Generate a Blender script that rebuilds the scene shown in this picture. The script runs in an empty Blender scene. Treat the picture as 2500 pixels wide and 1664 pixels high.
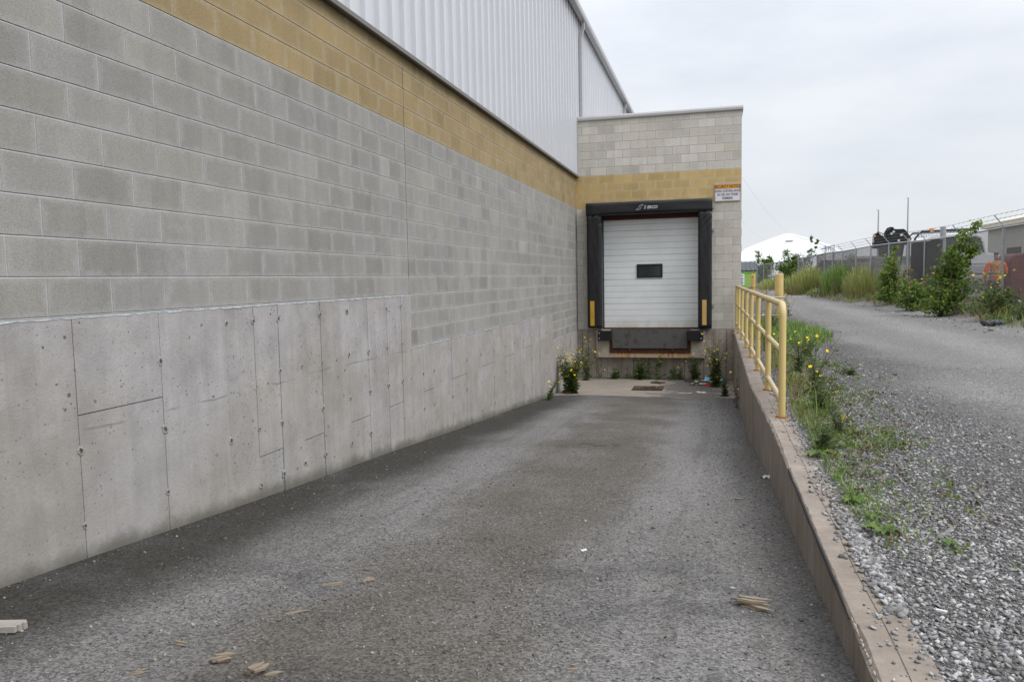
import bpy, math, random
import numpy as np
from mathutils import Vector, Matrix
random.seed(7)
rng = np.random.default_rng(11)
SC = bpy.context.scene
COL = SC.collection
R = math.radians

# ------------------------------------------------------------------ camera
# world: +Y runs along the warehouse wall, +X to the right, Z up, camera at the origin
F_PX, CX, CY = 1850.0, 1250.0, 832.0
vp = Vector(((1746-CX)/F_PX, -(671-CY)/F_PX, -1)).normalized()
up = Vector((1, 0.02, 0)).cross(vp)
if up.y < 0: up.negate()
up.normalize()
xa = vp.cross(up)
cam_d = bpy.data.cameras.new('camera'); cam = bpy.data.objects.new('camera', cam_d); COL.objects.link(cam)
cam.matrix_world = Matrix(((xa[0], xa[1], xa[2], 0), (vp[0], vp[1], vp[2], 0), (up[0], up[1], up[2], 0), (0, 0, 0, 1)))
cam_d.sensor_width = 36; cam_d.lens = F_PX/2500*36; cam_d.clip_end = 3000; cam_d.clip_start = 0.05
SC.camera = cam

# ------------------------------------------------------------------ sky, sun, exposure
SUN_EL = R(46)      # soft overcast light from the right
w = bpy.data.worlds.new('World'); SC.world = w; w.use_nodes = True
nt = w.node_tree; nt.nodes.clear()
out = nt.nodes.new('ShaderNodeOutputWorld'); bg = nt.nodes.new('ShaderNodeBackground')
sky = nt.nodes.new('ShaderNodeTexSky'); sky.sky_type = 'NISHITA'; sky.sun_disc = False
sky.sun_elevation = SUN_EL; sky.sun_rotation = R(108); sky.air_density = 1.0; sky.dust_density = 1.5
tc = nt.nodes.new('ShaderNodeTexCoord')
mp = nt.nodes.new('ShaderNodeMapping'); mp.inputs['Scale'].default_value = (1.6, 1.6, 5.0)
nt.links.new(tc.outputs['Generated'], mp.inputs['Vector'])
nz = nt.nodes.new('ShaderNodeTexNoise'); nz.inputs['Scale'].default_value = 1.7; nz.inputs['Detail'].default_value = 6
nz.inputs['Roughness'].default_value = 0.55
nt.links.new(mp.outputs['Vector'], nz.inputs['Vector'])
cr = nt.nodes.new('ShaderNodeValToRGB')
cr.color_ramp.elements[0].position = 0.34; cr.color_ramp.elements[0].color = (0.74, 0.74, 0.74, 1)
cr.color_ramp.elements[1].position = 0.60; cr.color_ramp.elements[1].color = (0.97, 0.97, 0.97, 1)
nt.links.new(nz.outputs['Fac'], cr.inputs['Fac'])
sep = nt.nodes.new('ShaderNodeSeparateXYZ'); nt.links.new(tc.outputs['Generated'], sep.inputs[0])
el = nt.nodes.new('ShaderNodeMapRange'); el.inputs['From Min'].default_value = 0.0; el.inputs['From Max'].default_value = 1.0
el.inputs['To Min'].default_value = 1.0; el.inputs['To Max'].default_value = 3.6
pw = nt.nodes.new('ShaderNodeMath'); pw.operation = 'POWER'; pw.use_clamp = True; pw.inputs[1].default_value = 2.2
nt.links.new(sep.outputs['Z'], pw.inputs[0]); nt.links.new(pw.outputs[0], el.inputs['Value'])
cl = nt.nodes.new('ShaderNodeMix'); cl.data_type = 'RGBA'; cl.blend_type = 'MULTIPLY'; cl.inputs['Factor'].default_value = 1
cl.inputs[6].default_value = (6.75, 7.0, 7.4, 1)
nt.links.new(el.outputs['Result'], cl.inputs[7])
mx = nt.nodes.new('ShaderNodeMix'); mx.data_type = 'RGBA'
nt.links.new(cr.outputs['Color'], mx.inputs['Factor'])
nt.links.new(sky.outputs['Color'], mx.inputs[6]); nt.links.new(cl.outputs[2], mx.inputs[7])
nt.links.new(mx.outputs[2], bg.inputs['Color']); dirn = nt.nodes.new('ShaderNodeMapRange')      # overcast is brighter ahead of the camera than behind it
dirn.inputs['From Min'].default_value = -1; dirn.inputs['From Max'].default_value = 1
dirn.inputs['To Min'].default_value = 0.100; dirn.inputs['To Max'].default_value = 0.104
nt.links.new(sep.outputs['Y'], dirn.inputs['Value']); nt.links.new(dirn.outputs[0], bg.inputs['Strength'])
nt.links.new(bg.outputs[0], out.inputs['Surface'])
sd = bpy.data.lights.new('sun', 'SUN'); sd.energy = 1.5; sd.angle = R(28); sd.color = (1, 0.97, 0.93)
so = bpy.data.objects.new('sun', sd); COL.objects.link(so)
so.rotation_euler = (R(90)-SUN_EL, 0, R(72))
SC.view_settings.view_transform = 'Standard'; SC.view_settings.look = 'None'
SC.view_settings.exposure = 0.25; SC.view_settings.gamma = 1.0

# ------------------------------------------------------------------ node helpers
class Mat:
    def __init__(s, name, rough=0.85, spec=0.3, metal=0.0):
        s.m = bpy.data.materials.new(name); s.m.use_nodes = True
        s.t = s.m.node_tree; s.b = s.t.nodes['Principled BSDF']
        s.b.inputs['Roughness'].default_value = rough
        s.b.inputs['Specular IOR Level'].default_value = spec
        s.b.inputs['Metallic'].default_value = metal
        s.co = s.nd('ShaderNodeTexCoord').outputs['Object']
    def nd(s, typ, props=None, **ins):
        n = s.t.nodes.new(typ)
        for k, v in (props or {}).items(): setattr(n, k, v)
        for k, v in ins.items():
            s.put(n.inputs[int(k[1:])] if k[0] == '_' and k[1:].isdigit() else n.inputs[k.replace('_', ' ')], v)
        return n
    def put(s, sock, v):
        if isinstance(v, bpy.types.NodeSocket): s.t.links.new(v, sock)
        elif isinstance(v, (tuple, list)) and sock.type == 'RGBA' and len(v) == 3: sock.default_value = (*v, 1)
        else: sock.default_value = v
    def map(s, scale, vec=None, loc=(0, 0, 0)):
        return s.nd('ShaderNodeMapping', Vector=vec or s.co, Scale=scale, Location=loc).outputs[0]
    def noise(s, scale, detail=4, rough=0.55, vec=None, dist=0.0):
        return s.nd('ShaderNodeTexNoise', Vector=vec or s.co, Scale=scale, Detail=detail, Roughness=rough, Distortion=dist).outputs['Fac']
    def voro(s, scale, vec=None, feature='F1', out='Distance', rnd=1.0):
        return s.nd('ShaderNodeTexVoronoi', {'feature': feature}, Vector=vec or s.co, Scale=scale, Randomness=rnd).outputs[out]
    def math(s, op, a, b=0.0, c=0.0, clamp=False):
        return s.nd('ShaderNodeMath', {'operation': op, 'use_clamp': clamp}, _0=a, _1=b, _2=c).outputs[0]
    def rng(s, v, a, b, c=0.0, d=1.0, smooth=True):
        return s.nd('ShaderNodeMapRange', {'interpolation_type': 'SMOOTHSTEP' if smooth else 'LINEAR'}, Value=v, **{'From_Min': a, 'From_Max': b, 'To_Min': c, 'To_Max': d}).outputs[0]
    def mix(s, f, a, b, mode='MIX'):
        n = s.t.nodes.new('ShaderNodeMix'); n.data_type = 'RGBA'; n.blend_type = mode
        s.put(n.inputs['Factor'], f); s.put(n.inputs[6], a); s.put(n.inputs[7], b)
        return n.outputs[2]
    def val(s, col, v):            # multiply a colour by a value socket
        c = s.nd('ShaderNodeCombineColor', _0=v, _1=v, _2=v).outputs[0]
        return s.mix(1.0, col, c, 'MULTIPLY')
    def attr(s, name):
        return s.nd('ShaderNodeAttribute', {'attribute_name': name}).outputs['Fac']
    def xyz(s, vec=None):
        return s.nd('ShaderNodeSeparateXYZ', _0=vec or s.co).outputs
    def fin(s, col, bump=None, strength=0.3, dist=0.01, rough=None):
        s.put(s.b.inputs['Base Color'], col)
        if bump is not None:
            s.put(s.b.inputs['Normal'], s.nd('ShaderNodeBump', Height=bump, Strength=strength, Distance=dist).outputs[0])
        if rough is not None: s.put(s.b.inputs['Roughness'], rough)
        return s.m

def simple(name, col, rough=0.7, spec=0.3, metal=0.0, var=0.12, scale=6.0, bump=0.0, bscale=40, tone=False):
    k = Mat(name, rough, spec, metal)
    n = k.noise(scale, 5)
    c = k.val(col, k.rng(n, 0.25, 0.75, 1-var, 1+var, False))
    if tone: c = k.val(c, k.attr('tone'))
    return k.fin(c, k.noise(bscale, 3) if bump else None, bump, 0.01)

def rusty(name, col, rust=(0.16, 0.06, 0.025), lo=0.56, hi=0.66, scale=9, rough=0.55, spec=0.4, dirt=True):
    k = Mat(name, rough, spec)
    n = k.noise(scale, 7, 0.65)
    c = k.val(col, k.rng(k.noise(4, 4), 0.3, 0.7, 0.88, 1.06, False))
    c = k.mix(k.rng(n, lo, hi), c, rust)
    return k.fin(c, n, 0.1, 0.005)

# --- masonry
def block_mat(name, base, light):
    k = Mat(name, 0.92, 0.2)
    tone = k.attr('tone'); warm = k.attr('warm')
    uv = k.nd('ShaderNodeTexCoord').outputs['UV']
    u = k.xyz(uv)
    e = k.math('MINIMUM', k.math('MULTIPLY', k.math('MINIMUM', u[0], k.math('SUBTRACT', 1.0, u[0])), 2.0), k.math('MINIMUM', u[1], k.math('SUBTRACT', 1.0, u[1])))
    e = k.math('ADD', e, k.math('MULTIPLY', k.math('SUBTRACT', k.noise(9, 5, 0.6), 0.5), 0.55))
    edge = k.rng(e, 0.22, -0.04, 0.0, 0.42)
    c = k.mix(warm, base, tuple(a*b for a, b in zip(base, (1.025, 1.0, 0.94))))
    c = k.val(c, tone)
    c = k.val(c, k.rng(k.noise(1.1, 5, 0.6), 0.3, 0.7, 0.88, 1.1, False))
    c = k.val(c, k.rng(k.noise(1.0, 4, 0.6, vec=k.map((6, 6, 0.7))), 0.3, 0.75, 0.92, 1.08, False))
    c = k.mix(edge, c, light)
    c = k.mix(k.rng(k.noise(2.6, 4, 0.6, vec=k.map((1, 1, 1), loc=(7, 3, 2))), 0.63, 0.74, 0, 0.35), c, light)
    sp = k.noise(170, 2, 0.6)
    c = k.val(c, k.rng(sp, 0.34, 0.54, 0.77, 1.04))
    c = k.val(c, k.rng(k.noise(75, 3, 0.7), 0.3, 0.62, 0.90, 1.04))
    pore = k.rng(k.noise(60, 3, 0.6), 0.32, 0.26)
    c = k.mix(k.math('MULTIPLY', pore, 0.5), c, (0.12, 0.115, 0.105))
    return k.fin(c, sp, 0.35, 0.004)
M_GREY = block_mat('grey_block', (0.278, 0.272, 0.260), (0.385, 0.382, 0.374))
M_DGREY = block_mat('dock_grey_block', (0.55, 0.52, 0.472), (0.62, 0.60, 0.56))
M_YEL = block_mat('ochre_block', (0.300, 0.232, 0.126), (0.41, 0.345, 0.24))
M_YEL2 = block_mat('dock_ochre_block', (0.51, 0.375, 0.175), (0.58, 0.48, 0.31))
M_MORT = simple('mortar', (0.40, 0.396, 0.396), 0.95, 0.15, var=0.15, scale=12, bump=0.3, bscale=120)
M_MORTY = simple('mortar_warm', (0.36, 0.31, 0.24), 0.95, 0.15, var=0.2, scale=12, bump=0.3, bscale=120)
M_MORTD = simple('dark_mortar', (0.30, 0.285, 0.26), 0.95, 0.15, var=0.2, scale=8)
M_MORTW = simple('pale_mortar', (0.55, 0.49, 0.38), 0.95, 0.15, var=0.2, scale=8)
M_DARKJ = simple('dark_joint', (0.10, 0.095, 0.09), 0.95, 0.1)
M_CAULK = simple('sealant', (0.50, 0.53, 0.54), 0.7, 0.3, var=0.25, scale=30)

def concrete_mat(name, base, warm, ramp=True, pits=1.0, streak=(4, 4, 0.25), wide=0.12):
    k = Mat(name, 0.88, 0.25)
    p = k.xyz()
    c = k.mix(k.rng(k.noise(0.9, 5, 0.6), 0.35, 0.65), base, warm)
    c = k.val(c, k.rng(k.noise(1.6, 5, 0.65, vec=k.map(streak)), 0.3, 0.72, 1-wide, 1+wide*0.7, False))
    c = k.val(c, k.rng(k.noise(5, 6, 0.65), 0.3, 0.7, 0.86, 1.10, False))
    c = k.val(c, k.rng(k.noise(2.4, 5, 0.7, vec=k.map((1, 1, 1), loc=(3, 8, 1))), 0.32, 0.68, 0.88, 1.07, False))
    c = k.val(c, k.rng(k.noise(120, 3), 0.3, 0.7, 0.93, 1.05, False))
    fr = k.nd('ShaderNodeTexNoise', Vector=k.map((1, 9, 0.22), loc=(0, 0.3, 0)), Scale=1.3, Detail=5.0, Roughness=0.7).outputs['Fac']
    c = k.mix(k.rng(fr, 0.56, 0.72, 0, 0.35), c, tuple(min(0.6, v*1.28) for v in base))
    c = k.mix(k.rng(fr, 0.42, 0.30, 0, 0.30), c, tuple(v*0.68 for v in warm))
    # air holes in the face
    jig = k.nd('ShaderNodeVectorMath', {'operation': 'MULTIPLY_ADD'}, _0=k.nd('ShaderNodeTexNoise', Vector=k.co, Scale=25.0).outputs['Color'], _1=(0.022, 0.022, 0.022), _2=k.co).outputs[0]
    tot = None
    for sc, th, dens in ((12, 0.14, 0.82), (23, 0.21, 0.64), (47, 0.31, 0.44), (90, 0.33, 0.42)):
        n = k.nd('ShaderNodeTexVoronoi', Vector=jig, Scale=float(sc))
        keep = k.rng(k.nd('ShaderNodeSeparateColor', _0=n.outputs['Color']).outputs[0], dens, 1.0, 0.0, th*pits, False)
        m = k.math('LESS_THAN', n.outputs['Distance'], keep)
        clus = k.rng(k.noise(1.7, 3, vec=k.map((1, 1, 1), loc=(sc, 0, 0))), 0.36, 0.55)
        m = k.math('MULTIPLY', m, clus)
        tot = m if tot is None else k.math('MAXIMUM', tot, m)
    c = k.mix(k.math('MULTIPLY', tot, 0.82), c, (0.085, 0.08, 0.075))
    if ramp:
        # cold joint of the pour, slightly wavy
        zz = k.math('ADD', p[2], k.math('MULTIPLY', k.noise(1.3, 3), 0.12))
        line = k.math('MULTIPLY', k.rng(k.math('ABSOLUTE', k.math('ADD', zz, 0.70)), 0.011, 0.002), k.rng(k.noise(3, 4), 0.42, 0.6))
        c = k.mix(k.math('MULTIPLY', line, 0.6), c, (0.15, 0.14, 0.13))
        low = k.rng(k.math('ADD', zz, 0.72), 0.02, -0.05, 0, 0.16)
        c = k.mix(low, c, (0.27, 0.25, 0.215))
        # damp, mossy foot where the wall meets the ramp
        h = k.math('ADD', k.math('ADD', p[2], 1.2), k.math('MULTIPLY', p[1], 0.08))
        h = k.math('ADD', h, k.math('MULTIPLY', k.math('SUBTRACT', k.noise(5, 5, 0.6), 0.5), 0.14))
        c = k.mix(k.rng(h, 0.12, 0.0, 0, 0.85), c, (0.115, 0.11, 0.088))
    return k.fin(c, k.math('SUBTRACT', k.noise(70, 4), tot), 0.4, 0.006)
M_CONC = concrete_mat('cast_concrete', (0.364, 0.349, 0.348), (0.330, 0.308, 0.285))
M_CONCB = concrete_mat('dock_concrete', (0.40, 0.35, 0.30), (0.30, 0.255, 0.21), ramp=False, pits=0.6, streak=(5, 5, 0.15), wide=0.22)
M_CONCR = concrete_mat('retaining_concrete', (0.245, 0.205, 0.170), (0.295, 0.255, 0.218), ramp=False, pits=0.5, streak=(5, 7, 0.2), wide=0.2)
M_TIE = simple('rough_tie_patch', (0.30, 0.285, 0.26), 0.95, 0.1, var=0.4, scale=60, bump=0.8, bscale=90)
M_PIT = simple('tie_hole', (0.09, 0.085, 0.078), 0.95, 0.1, var=0.3, scale=60)

def sill_mat():
    k = Mat('rust_stained_concrete', 0.9, 0.2); p = k.xyz()
    c = k.val((0.40, 0.36, 0.30), k.rng(k.noise(7, 6, 0.65), 0.3, 0.7, 0.78, 1.12, False))
    c = k.mix(k.rng(k.noise(9, 5, 0.7, vec=k.map((1, 1, 0.5))), 0.56, 0.70, 0, 0.75), c, (0.13, 0.10, 0.085))
    st = k.noise(7.0, 5, 0.7, vec=k.map((2.6, 1, 0.4)))
    inx = k.math('MULTIPLY', k.rng(p[0], -2.5, -2.3), k.rng(p[0], -0.5, -0.66))
    zr = k.rng(p[2], -1.95, -1.82, 0.55, 1.0)
    r1 = k.math('MULTIPLY', k.math('MULTIPLY', k.rng(st, 0.34, 0.56), inx), zr)
    c = k.mix(k.math('MULTIPLY', r1, 0.9), c, (0.52, 0.29, 0.09))
    r2 = k.math('MULTIPLY', k.math('MULTIPLY', k.rng(st, 0.52, 0.62), inx), zr)
    c = k.mix(r2, c, (0.32, 0.10, 0.02))
    return k.fin(c, k.noise(60, 4), 0.4, 0.006)
M_SILL = sill_mat()

# --- metal, plastics, paint
M_CLAD = simple('grey_cladding', (0.53, 0.54, 0.565), 0.26, 0.75, var=0.03, scale=1.5)
M_TRIM = simple('grey_trim', (0.40, 0.40, 0.405), 0.45, 0.4, var=0.05, scale=4)
M_SOFFIT_SHADE = simple('painted_soffit_shade', (0.08, 0.072, 0.065), 0.5, 0.4, var=0.08)
M_FLASH = simple('brown_grey_flashing', (0.15, 0.138, 0.125), 0.5, 0.4, var=0.08)
M_CAP = simple('parapet_cap_metal', (0.40, 0.39, 0.385), 0.45, 0.45, var=0.06, scale=3)
M_GALV = simple('galvanised_steel', (0.36, 0.375, 0.39), 0.5, 0.5, metal=0.35, var=0.12, scale=8)
M_WIRE = simple('chain_link_wire', (0.16, 0.155, 0.155), 0.55, 0.4, metal=0.2, var=0.1)
M_SCREEN = simple('dark_privacy_screen', (0.062, 0.056, 0.058), 0.9, 0.1, var=0.25, scale=3)
M_VINYL = simple('black_vinyl', (0.012, 0.012, 0.0135), 0.5, 0.4, var=0.25, scale=5, bump=0.25, bscale=12)
M_RUB = simple('black_rubber', (0.012, 0.011, 0.011), 0.75, 0.3, var=0.3, scale=9, bump=0.3)
M_LOGO = simple('white_print', (0.50, 0.50, 0.50), 0.7)
M_PATCH = simple('logo_patch', (0.008, 0.008, 0.010), 0.4, 0.4)
def door_mat():
    k = Mat('white_door_panel', 0.45, 0.4); p = k.xyz()
    c = k.val((0.80, 0.825, 0.82), k.rng(k.noise(2.5, 4), 0.3, 0.7, 0.95, 1.04, False))
    c = k.mix(k.math('MULTIPLY', k.rng(p[2], -0.95, -1.24), k.rng(k.noise(3, 4, vec=k.map((1, 1, 0.4))), 0.35, 0.65, 0, 0.6)), c, (0.55, 0.50, 0.36))
    return k.fin(c)
M_DOOR = door_mat()
M_DOORJ = simple('door_groove', (0.20, 0.205, 0.20), 0.6)
M_REDST = simple('dark_red_steel', (0.05, 0.012, 0.009), 0.6)
M_JAMB = simple('grey_jamb', (0.34, 0.34, 0.34), 0.6)
M_BLACK = simple('black_frame', (0.012, 0.012, 0.012), 0.4, 0.4)
M_GLASS = simple('dark_glass', (0.014, 0.02, 0.02), 0.08, 0.6, var=0.3)
M_GUIDE = rusty('yellow_guide_strip', (0.50, 0.30, 0.028), (0.25, 0.15, 0.03), 0.55, 0.75, 12)
M_GUIDE2 = rusty('faded_guide_strip', (0.53, 0.335, 0.11), (0.36, 0.24, 0.09), 0.55, 0.75, 12)
def plate_mat():
    k = Mat('rusty_tread_plate', 0.6, 0.4)
    v = k.map((1, 1, 1)); p = k.xyz()
    a = k.math('SINE', k.math('MULTIPLY', k.math('ADD', p[0], p[2]), 150.0)); b = k.math('SINE', k.math('MULTIPLY', k.math('SUBTRACT', p[0], p[2]), 150.0))
    pat = k.rng(k.math('MULTIPLY', a, b), -0.3, 0.5)
    c = k.mix(pat, (0.040, 0.042, 0.040), (0.135, 0.138, 0.128))
    c = k.mix(k.rng(k.noise(3.5, 6, 0.7, vec=k.map((1.3, 1, 0.8))), 0.53, 0.66, 0, 0.85), c, (0.055, 0.026, 0.018))
    c = k.mix(k.rng(k.noise(6, 6, 0.7, vec=k.map((1.6, 1, 0.5), loc=(3, 1, 5))), 0.60, 0.70, 0, 0.8), c, (0.12, 0.035, 0.012))
    return k.fin(c, pat, 0.6, 0.004)
M_PLATE = plate_mat()
M_ORUST = simple('orange_rust', (0.30, 0.12, 0.03), 0.85, 0.2, var=0.5, scale=30)
M_RUST = simple('rusted_steel', (0.082, 0.034, 0.021), 0.85, 0.2, var=0.4, scale=10, bump=0.3)
def rail_mat():
    k = Mat('yellow_rail_paint', 0.5, 0.4); p = k.xyz()
    c = k.val((0.60, 0.46, 0.185), k.rng(k.noise(3, 5), 0.3, 0.7, 0.92, 1.06, False))
    n = k.noise(16, 6, 0.7)
    c = k.mix(k.rng(n, 0.61, 0.68), c, (0.17, 0.075, 0.03))
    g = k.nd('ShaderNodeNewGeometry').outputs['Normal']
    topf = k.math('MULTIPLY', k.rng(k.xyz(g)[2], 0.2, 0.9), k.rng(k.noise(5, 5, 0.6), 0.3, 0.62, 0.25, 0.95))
    c = k.mix(topf, c, (0.42, 0.35, 0.25))           # greyer and duller on upward-facing sides
    foot = k.rng(k.math('ADD', p[2], k.math('MULTIPLY', k.noise(20, 4), 0.06)), -1.22, -1.26)
    c = k.mix(foot, c, (0.36, 0.14, 0.03))
    return k.fin(c, n, 0.08, 0.004)
M_RAIL = rail_mat()
M_BOLL = rusty('yellow_bollard_paint', (0.64, 0.475, 0.19), (0.30, 0.13, 0.04), 0.67, 0.74, 9)
M_BOLLR = rusty('worn_bollard_paint', (0.56, 0.36, 0.13), (0.20, 0.07, 0.03), 0.55, 0.66, 6)
M_SIGNW = simple('sign_white', (0.66, 0.66, 0.69), 0.4, 0.4, var=0.04)
M_SIGNO = simple('sign_orange', (0.65, 0.30, 0.045), 0.4, 0.4, var=0.05)
M_SIGNT = simple('sign_text_dark', (0.028, 0.026, 0.035), 0.5)
M_SIGNR = simple('sign_text_brown', (0.11, 0.022, 0.012), 0.5)

# --- ground
def ramp_mat():
    k = Mat('asphalt', 0.9, 0.25); p = k.xyz()
    wob = k.math('MULTIPLY', k.math('SUBTRACT', k.noise(0.9, 5, 0.6), 0.5), 1.3)
    x = k.math('ADD', p[0], wob)
    cells = k.nd('ShaderNodeTexVoronoi', Vector=k.co, Scale=95.0).outputs['Color']
    cv = k.nd('ShaderNodeSeparateColor', _0=cells).outputs[0]
    agg = k.rng(cv, 0.0, 1.0, 0.5, 1.5, False)
    agg = k.math('MULTIPLY', agg, k.rng(k.noise(210, 2), 0.3, 0.7, 0.75, 1.25, False))
    c = k.mix(k.rng(k.noise(0.7, 5, 0.6, vec=k.map((1, 0.5, 1))), 0.38, 0.62), (0.138, 0.131, 0.125), (0.172, 0.165, 0.160))
    # worn brown centre strip and lighter wheel tracks
    cen = k.math('MULTIPLY', k.rng(x, -2.0, -1.5), k.rng(x, -0.35, -0.9))
    c = k.mix(k.math('MULTIPLY', cen, k.rng(k.noise(1.5, 4), 0.3, 0.6, 0.5, 0.9)), c, (0.090, 0.079, 0.066))
    rt = k.rng(k.math('ADD', p[0], k.math('MULTIPLY', wob, 0.4)), 0.02, 0.40)
    c = k.mix(k.math('MULTIPLY', rt, 0.7), c, (0.072, 0.066, 0.060))
    tyre = k.rng(k.noise(2.6, 4, 0.6, vec=k.map((1.6, 0.10, 1), loc=(2, 0, 0))), 0.52, 0.66)
    c = k.mix(k.math('MULTIPLY', tyre, 0.35), c, (0.075, 0.070, 0.064))
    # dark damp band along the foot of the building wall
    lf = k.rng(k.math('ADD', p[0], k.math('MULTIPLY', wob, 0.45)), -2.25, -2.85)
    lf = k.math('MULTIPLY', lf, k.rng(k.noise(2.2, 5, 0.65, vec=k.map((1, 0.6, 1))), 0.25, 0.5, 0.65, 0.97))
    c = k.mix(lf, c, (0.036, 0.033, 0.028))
    # dark oily patches near the mouth of the ramp
    near = k.rng(p[1], 5.2, 3.4)
    pat = k.math('MULTIPLY', k.rng(k.noise(1.6, 5, 0.65, vec=k.map((1, 1.2, 1), loc=(4, 2, 0))), 0.52, 0.66), near)
    c = k.mix(k.math('MULTIPLY', pat, 0.5), c, (0.062, 0.060, 0.061))
    # oil mark across the track
    dx = k.math('DIVIDE', k.math('ADD', p[0], 1.25), 0.75); dy = k.math('DIVIDE', k.math('SUBTRACT', p[1], 8.2), 0.5)
    d = k.math('ADD', k.math('ADD', k.math('MULTIPLY', dx, dx), k.math('MULTIPLY', dy, dy)), k.math('MULTIPLY', k.math('SUBTRACT', k.noise(6, 5, 0.7, vec=k.map((1, 2.5, 1))), 0.5), 5.0))
    c = k.mix(k.rng(d, 0.35, -0.4, 0, 0.75), c, (0.035, 0.033, 0.03))
    far = k.math('MULTIPLY', k.rng(p[1], 12.6, 15.2), k.rng(k.noise(2, 4, vec=k.map((0.8, 2, 1))), 0.35, 0.6, 0.15, 0.7))
    c = k.mix(far, c, (0.075, 0.070, 0.064))
    c = k.val(c, agg)
    c = k.mix(k.rng(k.noise(300, 1), 0.70, 0.74, 0, 0.35), c, (0.42, 0.41, 0.40))
    return k.fin(c, k.math('ADD', cv, k.noise(150, 3)), 0.7, 0.006)
M_RAMP = ramp_mat()
def pad_mat():
    k = Mat('stained_pad_concrete', 0.9, 0.25); p = k.xyz()
    c = k.mix(k.rng(k.noise(1.4, 5, 0.65), 0.35, 0.65), (0.285, 0.25, 0.212), (0.235, 0.205, 0.172))
    x = k.math('ADD', p[0], k.math('MULTIPLY', k.math('SUBTRACT', k.noise(1.8, 6, 0.65, vec=k.map((1, 1.6, 1))), 0.5), 2.4))
    wet = k.math('MULTIPLY', k.rng(x, -1.25, -0.95), k.rng(x, 0.35, 0.05))
    c = k.mix(k.math('MULTIPLY', wet, 0.85), c, (0.10, 0.093, 0.085))
    c = k.mix(k.rng(k.math('ADD', p[1], k.math('MULTIPLY', k.noise(2.5, 5), 0.6)), 18.2, 18.8, 0, 0.8), c, (0.085, 0.072, 0.058))
    c = k.val(c, k.rng(k.noise(60, 4), 0.3, 0.7, 0.82, 1.12, False))
    return k.fin(c, k.noise(80, 4), 0.4, 0.006)
M_PAD = pad_mat()
def yard_mat():
    k = Mat('gravel_ground', 0.95, 0.2); p = k.xyz()
    wob = k.math('MULTIPLY', k.math('SUBTRACT', k.noise(0.35, 5, 0.6), 0.5), 2.6)
    x = k.math('ADD', p[0], wob)
    road = k.math('MULTIPLY', k.rng(x, 1.7, 3.2), k.rng(x, 7.6, 6.4))
    v1 = k.nd('ShaderNodeTexVoronoi', Vector=k.co, Scale=46.0); v2 = k.nd('ShaderNodeTexVoronoi', Vector=k.co, Scale=100.0)
    a1 = k.nd('ShaderNodeSeparateColor', _0=v1.outputs['Color']).outputs[0]; a2 = k.nd('ShaderNodeSeparateColor', _0=v2.outputs['Color']).outputs[1]
    loose = k.math('MULTIPLY', k.rng(a1, 0, 1, 0.62, 1.4, False), k.rng(v1.outputs['Distance'], 0.25, 0.75, 1.06, 0.55))
    fine = k.rng(a2, 0, 1, 0.58, 1.45, False)
    ag = k.nd('ShaderNodeMix', _0=k.math('MULTIPLY', road, 0.6), _2=loose, _3=fine).outputs[0]
    c = k.mix(road, (0.130, 0.126, 0.124), (0.200, 0.192, 0.186))
    trk = k.math('SINE', k.math('MULTIPLY', k.math('ADD', p[0], k.math('MULTIPLY', wob, 0.25)), 3.3))
    c = k.val(c, k.math('ADD', 1.0, k.math('MULTIPLY', k.math('MULTIPLY', trk, road), 0.10)))
    c = k.val(c, k.rng(k.noise(0.8, 5, 0.6, vec=k.map((1, 0.35, 1))), 0.3, 0.7, 0.90, 1.08, False))
    soil = k.rng(k.math('ADD', p[2], k.math('MULTIPLY', k.math('SUBTRACT', k.noise(1.5, 5), 0.5), 0.22)), -1.27, -1.17)
    c = k.mix(k.math('MULTIPLY', soil, 0.85), c, (0.155, 0.125, 0.095))
    c = k.val(c, ag)
    c = k.val(c, k.rng(k.noise(190, 2), 0.3, 0.7, 0.74, 1.24, False))
    c = k.val(c, k.rng(k.noise(26, 5, 0.75), 0.3, 0.7, 0.66, 1.32, False)); c = k.val(c, k.rng(k.noise(11, 5, 0.8), 0.3, 0.7, 0.78, 1.20, False))
    hgt = k.math('SUBTRACT', k.math('MULTIPLY', a1, 0.5), v1.outputs['Distance'])
    return k.fin(c, k.math('ADD', k.math('MULTIPLY', hgt, k.math('SUBTRACT', 1.0, k.math('MULTIPLY', road, 0.75))), k.math('MULTIPLY', a2, 0.3)), 0.8, 0.02)
M_YARD = yard_mat()
def stone_mat(name, a, b):
    k = Mat(name, 0.9, 0.25)
    c = k.mix(k.attr('warm'), a, b)
    c = k.val(c, k.attr('tone')); c = k.val(c, k.rng(k.noise(90, 3), 0.3, 0.7, 0.82, 1.15, False))
    return k.fin(c, k.noise(160, 2), 0.3, 0.003)
M_GRIT = stone_mat('asphalt_grit', (0.155, 0.155, 0.158), (0.16, 0.148, 0.136))
M_STONE = stone_mat('crushed_stone', (0.24, 0.24, 0.246), (0.245, 0.228, 0.213))

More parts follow.
